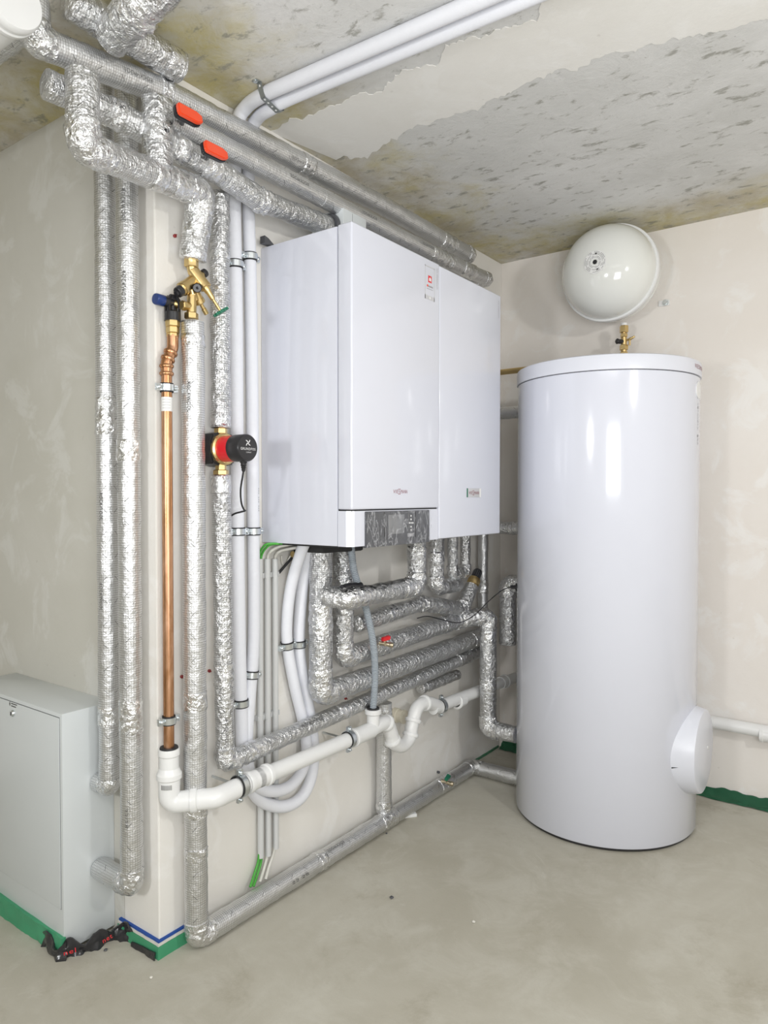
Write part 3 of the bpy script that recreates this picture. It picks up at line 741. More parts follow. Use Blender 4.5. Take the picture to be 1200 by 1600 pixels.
# pipe from boiler, left-going front branch
XF = .208
yd = AX(651, 880, XF).y; zf = AX(655, 915, XF).z; yl = AX(541, 930, XF).y
foil_run('foil-wrapped pipe with a blunt black end in front of the grey hose', [(XF, yd, zB - .004), (XF, yd, zf), (XF, yl + .01, zf), (.135, yl - .02, zf + .008)], .0325,
         tapes=[(0, .3, .03), (1, .1, .05), (1, .88, .06)], soft=1.9)
q = AX(552, 915, XF); b = BM()
for k in range(9):
    pass
add_tube(b, [V((XF - .018, yl + .0, zf + .030)), V((XF - .012, yl + .03, zf + .034)), V((XF, yl + .075, zf + .032))], .0125, 12, .008, .003, 70); tag(obj('black_sealing_wrap', b, 'blackfilm', at=(XF, yl, zf)), 'crumpled black sealing wrap on the front foil pipe beside the grey hose', 'wrap')
# pipe with the safety valve
k0 = AX(556, 975, XR + .01); k1 = AX(657, 943, XR + .01); k2 = AX(722, 951, XR + .02); k3 = AX(737, 916, XR + .02)
sv = foil_run('foil-wrapped pipe with a kink rising to the black-capped air vent', [k0, k1, k2, k3], .029, tapes=[(0, .5, .05), (1, .5, .08)], soft=1.6)
d = (k3 - k2).normalized()
t = thing('air_vent', 'brass air vent with a ribbed black cap on the kinked foil pipe', 'vent', k3)
b = BM(); add_lathe(b, [(0, -.008), (.020, -.008), (.0215, 0), (.0215, .010), (.0265, .014), (.0275, .020), (.0275, .034), (.025, .040), (.018, .042), (0, .042)], k3, d, 36); obj('vent_body', b, 'brass', t)
b = BM(); add_lathe(b, [(0, .041), (.0175, .041), (.0185, .044), (.0185, .082), (.0165, .086), (0, .086)], k3, d, 36); capo = obj('vent_cap', b, 'black', t, label='black ribbed cap')
b = BM(); _, f1, f2 = frame(d)
for k in range(14):
    a0 = 2 * PI * k / 14; dd = f1 * math.cos(a0) + f2 * math.sin(a0); ss = d.cross(dd); m = k3 + dd * .0185
    add_prism(b, [m + d * .05 - ss * .0013, m + d * .05 + ss * .0013, m + d * .08 + ss * .0013, m + d * .08 - ss * .0013], dd * .0014)
obj('cap_ribs', b, 'panel', capo)
# uprights behind
y = AX(682, 880, XR).y; zl = AX(682, 918, XR).z
foil_run('foil-wrapped upright under the middle of the boiler', [(XR, y, zB - .004), (XR, y, zl), (XR, y + .17, zl - .004)], .030, tapes=[(0, .5, .04)], soft=1.8)
ya, yb, zl = AX(707, 870, XR).y, AX(727, 870, XR).y, AX(715, 896, XR).z
foil_run('narrow U-shaped pair of foil-wrapped pipes under the boiler', [(XR, ya, zB - .004), (XR, ya, zl), (XR, yb, zl), (XR, yb, zB - .004)], .022, soft=1.8)
y = AX(755, 880, .06).y
foil_run('slim foil-wrapped upright nearest the tank, behind the black-capped vent', [(.06, y, zB + .0), (.06, y, AX(755, 975, .06).z)], .0225, tapes=[(0, .6, .06)], soft=1.2)
# short runs between the corner and the tank
z = .0
e8 = AX(794, 915, .205); z8 = AX(794, 912, .205).z
foil_run('short foil-wrapped pipe half hidden behind the tank, hanging from its side', [(.337, e8.y, z8), (.205, e8.y, z8), (.205, e8.y, AX(794, 1006, .205).z)], .037, tapes=[(0, .9, .08), (1, .5, .03)], soft=1.6)
q = AX(795, 825, .2); foil_run('short foil-wrapped pipe between the boiler base and the tank', [(.02, q.y, q.z), (.325, q.y, q.z)], .027, soft=1.8, tapes=[(0, .7, .05)])
q = AX(795, 645, .2); foil_run('short foil-wrapped pipe between boiler and tank at shoulder height', [(.02, q.y, q.z), (.325, q.y, q.z)], .026, soft=1.3)
q = AX(797, 580, .2); b = BM(); cyl(b, (.02, q.y, q.z), (.3285, q.y, q.z), .0125); tag(obj('copper_tail_pipe', b, 'brass', at=(.02, q.y, q.z)), 'short bare copper pipe entering the tank just below its lid', 'pipe')
# upright under the drain pipe, standing on the floor pipe
yf = AX(600, 1180, .05).y
foil_run('foil-wrapped upright behind the white trap, standing on the floor pipe', [(.05, yf, AX(600, 1098, .05).z), (.05, yf, skz + .026)], .0285, tapes=[(0, .93, .03), (0, .1, .04)], texts=[(RK, 0, .28, (1, -.6, 0), 1, .07)])
# torn foil scrap hanging under the sloping pipe
q0, q1 = AX(657, 1076, .045), AX(714, 1054, .045)
foil_run('torn grey foil scrap wrapped round a stub above the white drain', [q0, q1], .021, soft=2.0, tapes=[(0, .15, .03)], name='insulated_stub')

# taps
def tap(label, c, out, lever_col, lever_dir, lever_n):
    c = V(c); o_ = V(out).normalized(); root = thing('drain_tap', label, 'tap', c)
    b = BM(); cyl(b, c - o_ * .02, c + o_ * .016, .0070); hexnut(b, c + o_ * .0, c + o_ * .008, .0095); add_lathe(b, [(0, 0), (.0085, 0), (.0095, .002), (.0095, .012), (.0085, .014), (0, .014)], c + o_ * .017, o_, 24); cyl(b, c + o_ * .012, c + o_ * .018, .0085); obj('tap_body', b, 'dullbrass', root)
    n = V(lever_n).normalized(); l = V(lever_dir).normalized(); s = n.cross(l); m = c + n * .012
    b = BM(); cyl(b, c, m, .006, seg=14); obj('spindle', b, 'dullbrass', root)
    b = BM(); add_prism(b, [m - l * .014 - s * .006, m + l * .020 - s * .009, m + l * .024 + s * .009, m - l * .014 + s * .007], n * .013); bmesh.ops.bevel(b, geom=b.edges[:], offset=.002, segments=2, affect='EDGES'); obj('lever', b, lever_col, root, 30)
tap('small brass tap with a red lever on the foil pipe beside the grey hose', AX(601, 1006, .145), (.75, .4, -.12), 'red', (.2, 1, .1), (.1, 0, 1))
tap('small brass tap with a green lever on the foil floor pipe', AX(697, 1222, .112), (.95, .2, -.12), 'green', (-.2, 1, .1), (.3, 0, 1))

# ------------------------------------------------------------------ white sleeved pipes: ceiling, wall, loop, boiler
xw = .026
def wp(px, py, x=xw): return AX(px, py, x)
zcl = H - .024
def ceil_line(a, c):
    a, c = AZ(*a, zcl), AZ(*c, zcl); d = (a - c); return [a + d * ((2.4 - a.x) / d.x), a, c]
p1 = ceil_line((720, 13), (470, 122))
w1 = smooth_path(p1 + [AX(412, 148, .15), AX(384, 168, .06), wp(371, 198, .03), wp(366, 300), wp(369, 500), wp(371, 800), wp(374, 1000), wp(377, 1110), wp(381, 1190), wp(398, 1240, .03), wp(424, 1258, .034), wp(452, 1258, .038), wp(475, 1240, .036), wp(488, 1205, .034), wp(489, 1155, .03), wp(481, 1100, .03), wp(471, 1045, .03), wp(467, 1006, .03), wp(469, 955, .034), wp(474, 905, .045), wp(480, 866, .07), V((.085, AX(480, 866, .07).y - .005, BZ0 - .003))], 8)
b = BM(); add_tube(b, w1, .0195, 20, .012); tag(obj('sleeved_pipe', b, 'sleeve', at=w1[0], sharp=70), 'outer white sleeved pipe from the ceiling, looping low and rising to the boiler', 'pipe')
p2 = ceil_line((720, 41), (470, 146))
w2 = smooth_path(p2 + [AX(426, 168, .14), AX(402, 185, .06), wp(391, 214, .03), wp(388, 300), wp(391, 420), wp(394, 600), wp(396, 830), wp(397, 930), wp(396, 1010), wp(391, 1080), wp(386, 1150), wp(388, 1200, .03), wp(400, 1226, .046), wp(424, 1236, .056), wp(450, 1230, .058), wp(470, 1208, .05), wp(479, 1175, .04), wp(474, 1130, .03), wp(460, 1070, .03), wp(449, 1008, .03), wp(449, 960, .036), wp(456, 910, .05), wp(470, 864, .085), V((.105, AX(470, 864, .085).y - .004, BZ0 - .003))], 8)
b = BM(); add_tube(b, w2, .0185, 20, .012); rp = tag(obj('sleeved_pipe', b, 'sleeve', at=w2[0], sharp=70), 'inner white sleeved pipe from the ceiling, with the shallower loop above the floor', 'pipe')
def near(path, q): return min(path, key=lambda p: (p - V(q)).length)
for lab, path, px, py, rr in (('steel clamp on the left white pipe near the boiler top', w1, 369, 402, .0195), ('steel clamp on the right white pipe near the boiler top', w2, 391, 408, .0185),
                              ('steel clamp on the left white pipe level with the boiler base', w1, 372, 838, .0195), ('steel clamp on the right white pipe at the boiler bottom corner', w2, 396, 835, .0185),
                              ('steel clamp on the right white pipe beside the grey conduits', w2, 394, 1056, .0185), ('steel clamp on the left white pipe, half behind the foil riser', w1, 377, 1093, .0195),
                              ('steel clamp on the white hose nearest the grey conduits', w2, 449, 1008, .0185), ('steel clamp on the white hose nearest the thick foil drop', w1, 467, 1006, .0195)):
    c = near(path, wp(px, py)); i = path.index(c); pipe_clamp(lab, c, path[i + 1] - path[i - 1], rr, reach=.024)
# print on the right white pipe
b = BM(); c0 = near(w2, wp(396, 770)); n0 = V((.95, .30, 0)).normalized(); s0 = V((0, 0, 1)).cross(n0)
for k in range(11):
    if k in (3, 7): continue
    m = c0 + n0 * .0187 + V((0, 0, .035 - k * .0066)); add_prism(b, [m - s0 * .0012, m + s0 * .0012, m + s0 * .0012 - V((0, 0, .0044)), m - s0 * .0012 - V((0, 0, .0044))], n0 * .0003)
obj('printed_line', b, 'greyink', rp, smooth=False)
# perforated strap holding both at the ceiling
c1, c2 = near(w1, AZ(425, 152, zcl)), near(w2, AZ(440, 166, zcl))
t = thing('perforated_strap', 'grey perforated steel strap holding the white pipes to the ceiling', 'strap', (c1.x, c1.y, H))
dirn = (w1[w1.index(c1) - 1] - w1[w1.index(c1) + 1]).normalized(); sd = V((0, 0, 1)).cross(dirn).normalized()
if (c2 - c1).dot(sd) < 0: sd = -sd
prof = []
for k in range(7): a0 = PI + (-.30 + .30) ; 
prof = [c1 - sd * .045 + V((0, 0, H - .002 - c1.z)), c1 - sd * .026 + V((0, 0, .018)), c1 - sd * .021 + V((0, 0, .002)), c1 - sd * .012 - V((0, 0, .0175)), c1 - V((0, 0, .0215)), c2 - V((0, 0, .0205)), c2 + sd * .014 - V((0, 0, .015)), c2 + sd * .021 + V((0, 0, .002)), c2 + sd * .026 + V((0, 0, .018)), c2 + sd * .04 + V((0, 0, H - .002 - c2.z))]
b = BM(); wd = .0095
for i in range(len(prof) - 1):
    p, q = prof[i], prof[i + 1]; dn = (q - p).cross(dirn).normalized() * .0012
    add_prism(b, [p - dirn * wd, p + dirn * wd, q + dirn * wd, q - dirn * wd], dn)
obj('band', b, 'strap', t, smooth=False)
for i, tt in ((0, .5), (1, .5), (3, .5), (4, .15), (4, .5), (4, .85), (6, .5)):
    p, q = prof[i], prof[i + 1]; m = p.lerp(q, tt); dn = (q - p).cross(dirn).normalized()
    b = BM(); cyl(b, m - dn * .0016, m + dn * .0016, .0030, seg=14); obj('hole', b, 'whiteink', t)
b = BM(); m = prof[0].lerp(prof[1], .25); cyl(b, m + V((0, 0, .002)), m - V((0, 0, .005)), .0055, seg=14); obj('screw', b, 'steel', t)

# ------------------------------------------------------------------ grey conduits, cables
for k, (lab, pt, pb) in enumerate((('left grey conduit, with the green cable', (406, 873), (407, 1340)), ('middle grey conduit of three beside the white hoses', (418.5, 873), (418, 1337)), ('right grey conduit, shortest at the bottom', (430.5, 873), (430, 1326)))):
    q0, q1 = AX(*pt, .016), AX(*pb, .016); yy = (q0.y + q1.y) / 2
    t = thing('cable_conduit', lab, 'conduit', (.016, yy, q1.z), 'grey cable conduits')
    b = BM(); add_lathe(b, [(.0078, 0), (.0098, 0), (.0098, q0.z - q1.z), (.0078, q0.z - q1.z), (.0078, q0.z - q1.z - .02)], (.016, yy, q1.z), (0, 0, 1), 24); obj('tube', b, 'conduit', t)
    for cy in (900, 1122):
        z = AX(406, cy, .016).z
        c = thing('conduit_clip', ('upper' if cy == 900 else 'lower') + ' plastic clip on the ' + ('left', 'middle', 'right')[k] + ' grey conduit', 'clip', (0, yy, z), 'conduit clips')
        b = BM(); add_box(b, (.0005, yy - .0125, z - .008), (.013, yy + .0125, z + .008), .001); obj('clip_base', b, 'conduit', c)
        for s in (-1, 1):
            b = BM(); add_box(b, (.013, yy + s * .0115 - .0018, z - .008), (.022, yy + s * .0115 + .0018, z + .008), .0006); obj('clip_arm', b, 'conduit', c)
def cable(lab, pts, r, mat, group=None, name='cable'):
    p = smooth_path(pts, 8); b = BM(); add_tube(b, p, r, 10, .01); return tag(obj(name, b, mat, at=p[0], sharp=70), lab, 'cable', group)
cx = .016
cable('left strand of the green cable arching from the left conduit into the boiler', [wp(404.5, 876, cx), wp(405.5, 866, cx), wp(410, 856, .03), wp(418, 850, .05), V((.07, AX(418, 850, .05).y + .03, BZ0 - .002))], .0036, 'greencable')
cable('right strand of the green cable arching from the left conduit into the boiler', [wp(407.8, 876, cx), wp(409, 867, cx), wp(414, 858, .03), wp(423, 851, .05), V((.07, AX(423, 851, .05).y + .03, BZ0 - .002))], .0036, 'greencable')
cable('grey cable arching from the middle conduit under the boiler', [wp(418.5, 876, cx), wp(419, 868, cx), wp(425, 860, .03), wp(440, 853, .05), wp(470, 848, .09)], .0048, 'greycable')
cable('grey cable arching from the right conduit under the boiler', [wp(430.5, 876, cx), wp(431, 868, cx), wp(438, 861, .03), wp(455, 857, .05), wp(480, 853, .09), wp(500, 848, .12)], .0050, 'greycable')
cable('short black cable hanging behind the white hoses', [wp(436, 895, .012), wp(447, 882, .02), wp(460, 868, .03), wp(474, 855, .05)], .0045, 'rubber')
cable('thin grey wire loop below the left end of the boiler', [wp(440, 868, .012), wp(441, 880, .012), wp(446, 884, .014), wp(452, 872, .02), wp(462, 858, .04)], .0026, 'greycable')
cable('left end of green cable leaving the bottom of the left conduit', [wp(405, 1334, cx), wp(403, 1348, cx), wp(397, 1367, .02), wp(391, 1386, .03)], .0042, 'greencable')
cable('right end of green cable leaving the bottom of the left conduit', [wp(408.6, 1334, cx), wp(407.5, 1348, cx), wp(402, 1367, .02), wp(396, 1385, .03)], .0042, 'greencable')
cable('beige cable leaving the bottom of the middle conduit', [wp(418, 1330, cx), wp(416, 1344, cx), wp(411, 1362, .02), wp(406, 1378, .03)], .0050, 'greycable')
cable('beige cable leaving the bottom of the right conduit', [wp(430, 1318, cx), wp(427, 1334, cx), wp(420, 1355, .02), wp(415, 1374, .03)], .0052, 'greycable')
# yellow-grey fitting under the boiler
q = AX(472, 864, .07)
b = BM(); cyl(b, AX(457, 866, .04), AX(494, 866, .04) , .010, seg=16); tag(obj('brass_stub', b, 'brass', at=q), 'short brass stub under the boiler behind the white hoses', 'fitting')
# grey condensate hose
XH = .157
hp = smooth_path([V((XH, AX(548, 852, XH).y, BZ0 - .004)), wp(550, 870, XH), wp(553, 892, XH), wp(560, 915, XH), wp(569, 940, XH), wp(576, 968, XH), wp(583, 1005, XH), wp(586, 1045, .14), wp(585, 1080, .13), wp(583, 1106, .121), wp(583, 1122, .12)], 10)
b = BM(); add_tube(b, hp, .0118, 18, .003, rfun=lambda s: 1 + .05 * math.sin(s * 2 * PI / .006)); tag(obj('condensate_hose', b, 'hose', at=hp[0], sharp=70), 'blue-grey corrugated hose from the boiler down to the white drain', 'hose')
# sensor cable on the tank
sp = smooth_path([wp(652, 966, .14), wp(668, 963, .14), wp(690, 968, .145), wp(716, 973, .18), wp(740, 962, .21), wp(765, 938, .24), wp(785, 922, .27), wp(800, 917, .30)], 10)
t = thing('sensor_cable', 'thin black sensor cable plugged into the left side of the tank', 'cable', sp[0])
b = BM(); add_tube(b, sp, .0022, 8, .01); obj('wire', b, 'rubber', t)
b = BM(); dd = (V((TC.x, TC.y, sp[-1].z)) - sp[-1]).normalized(); add_lathe(b, [(0, -.006), (.006, -.006), (.008, 0), (.008, .016), (.017, .018), (.018, .05), (0, .05)], sp[-1], dd, 20); obj('plug', b, 'black', t)
# ------------------------------------------------------------------ copper drain line with safety valve
xc = .034
yc = AX(262, 850, xc).y
def cu(px, py): return AX(px, py, xc)
zb0 = cu(265, 1168).z
t = thing('copper_pipe', 'bare copper pipe running down the wall corner into the white drain', 'pipe', (xc, yc, zb0))
b = BM(); cyl(b, (xc, yc, zb0 - .03), (xc, yc, cu(260, 584).z), .0140, seg=32); pipe = obj('straight_tube', b, 'copper', t)
zt0 = cu(260, 584).z
s0, s1, s2, s3 = V((xc, yc, zt0)), V((xc, yc, cu(260, 566).z)), cu(270, 543), cu(271, 524)
xo = s3 - V((0, 0, 0))
sb = fillet([s0, s1, s2, V((xc, s2.y, s3.z))], .022, 8)
b = BM(); add_tube(b, sb, .0150, 24, .006); bend = obj('double_bend', b, 'copper', t, 60)
for c0, dr_ in ((s0 + V((0, 0, .010)), V((0, 0, 1))), (s1.lerp(s2, .42), (s2 - s1).normalized())):
    for off in (-.010, .010):
        b = BM(); add_lathe(b, [(.012, -.005), (.0165, -.005), (.0188, -.002), (.0188, .002), (.0165, .005), (.012, .005)], c0 + dr_ * off, dr_, 32); obj('press_bead', b, 'copper', bend)
b = BM(); z0, z1 = cu(260, 643).z, cu(260, 621).z
add_lathe(b, [(.0139, z0), (.0144, z0), (.0144, z1), (.0139, z1)], (xc, yc, 0), (0, 0, 1), 32); lb = obj('pipe_label', b, 'paper', t, label='white paper label')
b = BM()
for k in range(4): add_text(b, 'DN 25 EN 1057', (xc, yc, z0 + (z1 - z0) * (.2 + .2 * k)), V((.55, .83, 0)), (.83, -.55, 0), .026, .0028) if False else None
for k in range(4):
    zz = z0 + (z1 - z0) * (.2 + .2 * k); n0 = V((.75, -.66, 0)).normalized(); tt = V((0, 0, 1)).cross(n0)
    for j in range(7):
        aa = (-.75 + .22 * j); aw = .13
        P = [V((xc, yc, zz)) + (n0 * math.cos(u_) + tt * math.sin(u_)) * .0147 + V((0, 0, h_)) for u_, h_ in ((aa, 0), (aa + aw, 0), (aa + aw, .0016), (aa, .0016))]
        b.faces.new([b.verts.new(p) for p in P])
obj('label_print', b, 'greyink', lb, smooth=False)
pipe_clamp('steel clamp at the top of the copper pipe', (xc, yc, cu(260, 606).z), (0, 0, 1), .0148, reach=.033)
pipe_clamp('steel clamp near the bottom of the copper pipe', (xc, yc, cu(264, 1125).z), (0, 0, 1), .0148, reach=.033)
# safety valve on top
ys = s2.y
t = thing('safety_valve', 'black-caged safety valve with a blue cap on top of the copper pipe', 'valve', (xc, ys, s3.z))
zv = lambda py: AX(270, py, xc).z
b = BM(); hexnut(b, (xc, ys, zv(527)), (xc, ys, zv(521)), .0165); hexnut(b, (xc, ys, zv(521)), (xc, ys, zv(511)), .0178); hexnut(b, (xc, ys, zv(511)), (xc, ys, zv(499)), .0190); obj('union_nut', b, 'brass', t)
b = BM(); add_lathe(b, [(.017, zv(502)), (.0215, zv(502)), (.0215, zv(489)), (.0195, zv(488)), (.0195, zv(490)), (.017, zv(490))], (xc, ys, 0), (0, 0, 1), 32)
cage = obj('cage_ring', b, 'black', t)
for k in range(4):
    a0 = PI / 4 + k * PI / 2 - .5; dd = V((math.cos(a0), math.sin(a0), 0)); ss = V((-dd.y, dd.x, 0)); c0 = V((xc, ys, 0)); b = BM()
    add_prism(b, [c0 + dd * .0165 + V((0, 0, zv(490))), c0 + dd * .0215 + V((0, 0, zv(490))), c0 + dd * .0215 + V((0, 0, zv(470))), c0 + dd * .012 + V((0, 0, zv(461.5))), c0 + dd * .008 + V((0, 0, zv(465))), c0 + dd * .0165 + V((0, 0, zv(473)))], ss * .006); obj('cage_rib', b, 'black', cage)
b = BM(); cyl(b, (xc, ys, zv(470)), (xc, ys, zv(461)), .0125, .010, 24, .002); cyl(b, (xc, ys, zv(485)), (xc, ys, zv(466)), .008, seg=20); obj('cage_top', b, 'black', t)
b = BM(); hd = V((0, -1, 0)); c0 = V((xc, ys, zv(474)))
cyl(b, c0, c0 + hd * .034, .0105, seg=24); add_lathe(b, [(.0125, .016), (.0145, .017), (.0145, .030), (.0125, .031), (.0125, .016)], c0, hd, 24); obj('cap_neck', b, 'black', t)
b = BM(); add_lathe(b, [(0, .028), (.0135, .028), (.0150, .031), (.0150, .052), (.0135, .055), (0, .055)], c0, hd, 28); obj('blue_cap', b, 'blue', t, label='dark blue cap')
b = BM(); cyl(b, c0, AX(285, 478, .045), .010, seg=20); obj('inlet_tube', b, 'brass', t)

# ------------------------------------------------------------------ brass valve group above the second riser
xb = .06
def bp(px, py, dx=0.0): return AX(px, py, xb + dx)
t = thing('valve_group', 'brass angled valve group with black caps and a green handwheel', 'valve', bp(299, 497))
b = BM()
hexnut(b, bp(299, 418), bp(299, 404), .0190); cyl(b, bp(300, 424), bp(299, 416), .0125)
cyl(b, bp(299.5, 418), bp(302, 428), .0135)
cyl(b, bp(301, 422), bp(322, 450, .026), .0162, seg=28, bev=.003); add_lathe(b, [(.0, 0), (.0165, 0), (.0165, .010), (0, .010)], bp(318, 445, .021), bp(324, 453, .029) - bp(318, 445, .021), 28)
cyl(b, bp(321, 449, .026), bp(326, 457, .033), .0105, .0085, 20, .001)
cyl(b, bp(309, 434), bp(283, 453), .0165, seg=28, bev=.003); add_lathe(b, [(0, 0), (.0185, 0), (.0185, .012), (0, .012)], bp(289, 449), bp(281, 455) - bp(289, 449), 28)
cyl(b, bp(298, 448), bp(304, 470), .0125, seg=24); cyl(b, bp(298, 446), bp(313, 472), .0130, seg=24, bev=.003)
add_lathe(b, [(0, 0), (.0150, 0), (.0150, .010), (.0115, .013), (0, .013)], bp(310, 468), bp(315, 477) - bp(310, 468), 24)
cyl(b, bp(314, 475), bp(323, 491), .0052, seg=16); cyl(b, bp(318, 482), bp(323, 491), .0068, seg=16, bev=.001)
cyl(b, bp(300, 462), bp(299, 492), .0130, seg=24); cyl(b, bp(299, 479), bp(283, 477), .0105, seg=20); hexnut(b, bp(290, 478), bp(284, 477), .0135)
hexnut(b, bp(299, 499), bp(299, 489), .0185)
cyl(b, bp(312, 432), bp(318, 428), .0080, seg=18)
cyl(b, bp(308, 450), bp(308, 450, .02), .0085, seg=18)
obj('valve_body', b, 'brass', t)
d0 = (bp(280, 455) - bp(290, 448)).normalized()
b = BM(); cyl(b, bp(283, 453.5), bp(283, 453.5) + d0 * .016, .0152, .0140, 28, .002); hexnut(b, bp(283, 453.5) + d0 * .014, bp(283, 453.5) + d0 * .022, .0085); obj('filter_cap', b, 'black', t, label='large black cap')
b = BM(); dq = (bp(322, 425) - bp(314, 431)).normalized(); cyl(b, bp(316.5, 429), bp(316.5, 429) + dq * .014, .0115, seg=24, bev=.002); obj('plug_cap', b, 'black', t, label='small black cap')
b = BM(); cyl(b, bp(308, 450, .018), bp(308, 450, .030), .0120, seg=24, bev=.002); add_lathe(b, [(0, 0), (.004, 0), (.004, .002), (0, .002)], bp(308, 450, .030), (1, 0, 0), 12); obj('plug_cap', b, 'black', t, label='small black cap')
sd0, sd1 = bp(325, 455, .032), bp(345, 487, .047)
b = BM(); cyl(b, sd0, sd1, .0042, seg=16); cyl(b, sd0, sd0.lerp(sd1, .40), .0078, .0068, 18, .001); obj('spindle', b, 'brass', t)
dw = (sd1 - sd0).normalized()
b = BM(); pr = [(0, -.004), (.006, -.004), (.0185, -.003), (.0205, -.001), (.0205, .003), (.0185, .005), (.006, .0055), (0, .0055)]
add_lathe(b, pr, sd1, dw, 36); _, f1, f2 = frame(dw)
for k in range(10):
    a0 = 2 * PI * k / 10; m = sd1 + (f1 * math.cos(a0) + f2 * math.sin(a0)) * .0205; cyl(b, m - dw * .0028, m + dw * .0045, .0034, seg=10)
obj('handwheel', b, 'green', t, label='green scalloped handwheel')

# ------------------------------------------------------------------ red circulation pump
xp = .06; pc = AX(345, 702, xp); zp = pc.z; yp = YB3
t = thing('circulation_pump', 'red circulation pump with a black end cap on the foil riser', 'pump', (xp, yp, zp))
b = BM()
prof = []
outl = [(-.054, -.026), (-.044, -.048), (.0, -.058), (.044, -.048), (.054, -.026), (.054, .026), (.044, .048), (.0, .058), (-.044, .048), (-.054, .026)]
add_prism(b, [V((xp - .046, yp + u_ * .86, zp + w_ * .86)) for u_, w_ in outl], (.058, 0, 0)); bmesh.ops.bevel(b, geom=b.edges[:], offset=.004, segments=2, affect='EDGES'); obj('insulation_shell', b, 'black', t, 30)
b = BM(); add_box(b, (xp - .050, yp - .062, zp - .036), (xp - .042, yp - .044, zp + .036), .002); obj('red_plate', b, 'red', t)
b = BM(); add_lathe(b, [(0, .008), (.043, .008), (.045, .010), (.045, .018), (.040, .022), (0, .022)], (xp, yp, zp), (1, 0, 0), 48)
for k in range(4): a0 = PI / 4 + k * PI / 2; cyl(b, (xp + .006, yp + .041 * math.cos(a0), zp + .041 * math.sin(a0)), (xp + .021, yp + .041 * math.cos(a0), zp + .041 * math.sin(a0)), .0062, seg=14)
obj('brass_flange', b, 'brass', t)
for sgn, za, zb_ in ((1, zp + .046, zpt), (-1, zp - .046, zpb)):
    b = BM(); z0_, z1_ = sorted((za, zb_ - sgn * .002)); hexnut(b, (xp, yp, z0_ - .006), (xp, yp, z1_ + .004), .0155)
    zz = zb_ - sgn * .010; hexnut(b, (xp, yp, zz - .008), (xp, yp, zz + .008), .0215 if sgn < 0 else .0185); obj('union_nut', b, 'brass', t)
b = BM(); add_lathe(b, [(0, .020), (.0365, .020), (.0365, .064), (0, .064)], (xp, yp, zp), (1, 0, 0), 56); obj('motor_housing', b, 'red', t, label='red motor housing')
b = BM(); add_lathe(b, [(0, .062), (.0372, .062), (.0376, .066), (.0376, .106), (.0350, .110), (0, .1105)], (xp, yp, zp), (1, 0, 0), 56); cap = obj('end_cap', b, 'black', t, label='black end cap with white lettering')
xf = xp + .1112
b = BM(); add_text(b, 'GRUNDFOS', (xf, yp, zp - .003), (0, 1, 0), (1, 0, 0), .054, .0068); add_text(b, 'COMFORT', (xf, yp + .002, zp - .0125), (0, 1, 0), (1, 0, 0), .019, .0032); obj('brand_lettering', b, 'whiteink', cap, smooth=False)
b = BM()
for k in range(4):    # crossed-blade mark
    a0 = PI / 4 + k * PI / 2; d_ = V((0, math.cos(a0), math.sin(a0))); s_ = V((0, -d_.z, d_.y)); c0 = V((xf - .0004, yp, zp + .0135))
    P = [c0 + d_ * .0012 - s_ * .0012, c0 + d_ * .006 - s_ * .0022, c0 + d_ * .0108 + s_ * .0002, c0 + d_ * .0100 + s_ * .0018, c0 + d_ * .006 + s_ * .0004, c0 + d_ * .0012 + s_ * .0010]
    add_prism(b, P, (.0006, 0, 0))
obj('crossed_blade_mark', b, 'whiteink', cap, smooth=False)
b = BM(); g0 = V((xp + .088, yp + .004, zp - .036)); add_lathe(b, [(0, .004), (.0100, .004), (.0100, -.004), (.0075, -.006), (.0075, -.010), (.0085, -.011), (.0060, -.015), (.0072, -.017), (.0050, -.021), (.0060, -.023), (.0035, -.029), (0, -.029)], g0, (0, 0, 1), 20); obj('cable_gland', b, 'rubber', t)
pcs = smooth_path([g0 - V((0, 0, .026)), AX(379, 745, .145), AX(376, 765, .13), AX(377, 785, .115), AX(381, 796, .10), AX(383, 798, .095), AX(376, 800, .085), AX(366, 803, .06), AX(356, 810, .03)], 8)
b = BM(); add_tube(b, pcs, .0026, 10, .008); obj('power_cord', b, 'rubber', t)

# ------------------------------------------------------------------ white drain line
rd, rs = .0245, .0300
def socket(bm, c, d, r=rd, ln=.045):
    add_lathe(bm, [(r * .9, -.002), (r + .0035, -.002), (r + .0035, ln - .014), (r + .0070, ln - .011), (r + .0070, ln - .001), (r + .0045, ln + .001), (r * .9, ln + .001)], c, d, 40)
zd = AX(300, 1247, .06).z
zk0, zk1, zk2 = cu(265, 1168).z, cu(265, 1202).z, cu(266, 1222).z
xd2 = .12; yd2 = AX(345, 1240, xd2).y
g1 = AX(545, 1153, xd2); zr1 = AX(395, 1217, xd2).z
t = thing('drain_pipe', 'white plastic drain pipe from the copper pipe along the wall to the trap', 'pipe', (xc, yc, zd))
b = BM(); add_lathe(b, [(.0, zk0 + .003), (.0235, zk0 + .003), (.0250, zk0 - .002), (.0235, zk0 - .006), (0, zk0 - .006)], (xc, yc, 0), (0, 0, 1), 36); obj('rubber_seal', b, 'rubber', t)
b = BM(); add_lathe(b, [(.0150, zk0 - .001), (.0272, zk0 - .001), (.0285, zk0 - .006), (.0285, zk0 - .018), (.0258, zk0 - .022), (.0258, zk1 + .006), (.031, zk1 - .006), (.0335, zk1 - .010), (.0335, zk1 - .022), (.0295, zk1 - .026), (.0285, zk2 - .008), (0.02, zk2 - .008)], (xc, yc, 0), (0, 0, 1), 44); obj('reducer', b, 'pvc', t, 18)
e1_ = V((xc, yc, zd)); e2_ = V((xd2, yd2 - .015, zd + .004)); e3_ = V((xd2, yd2 + .14, zr1))
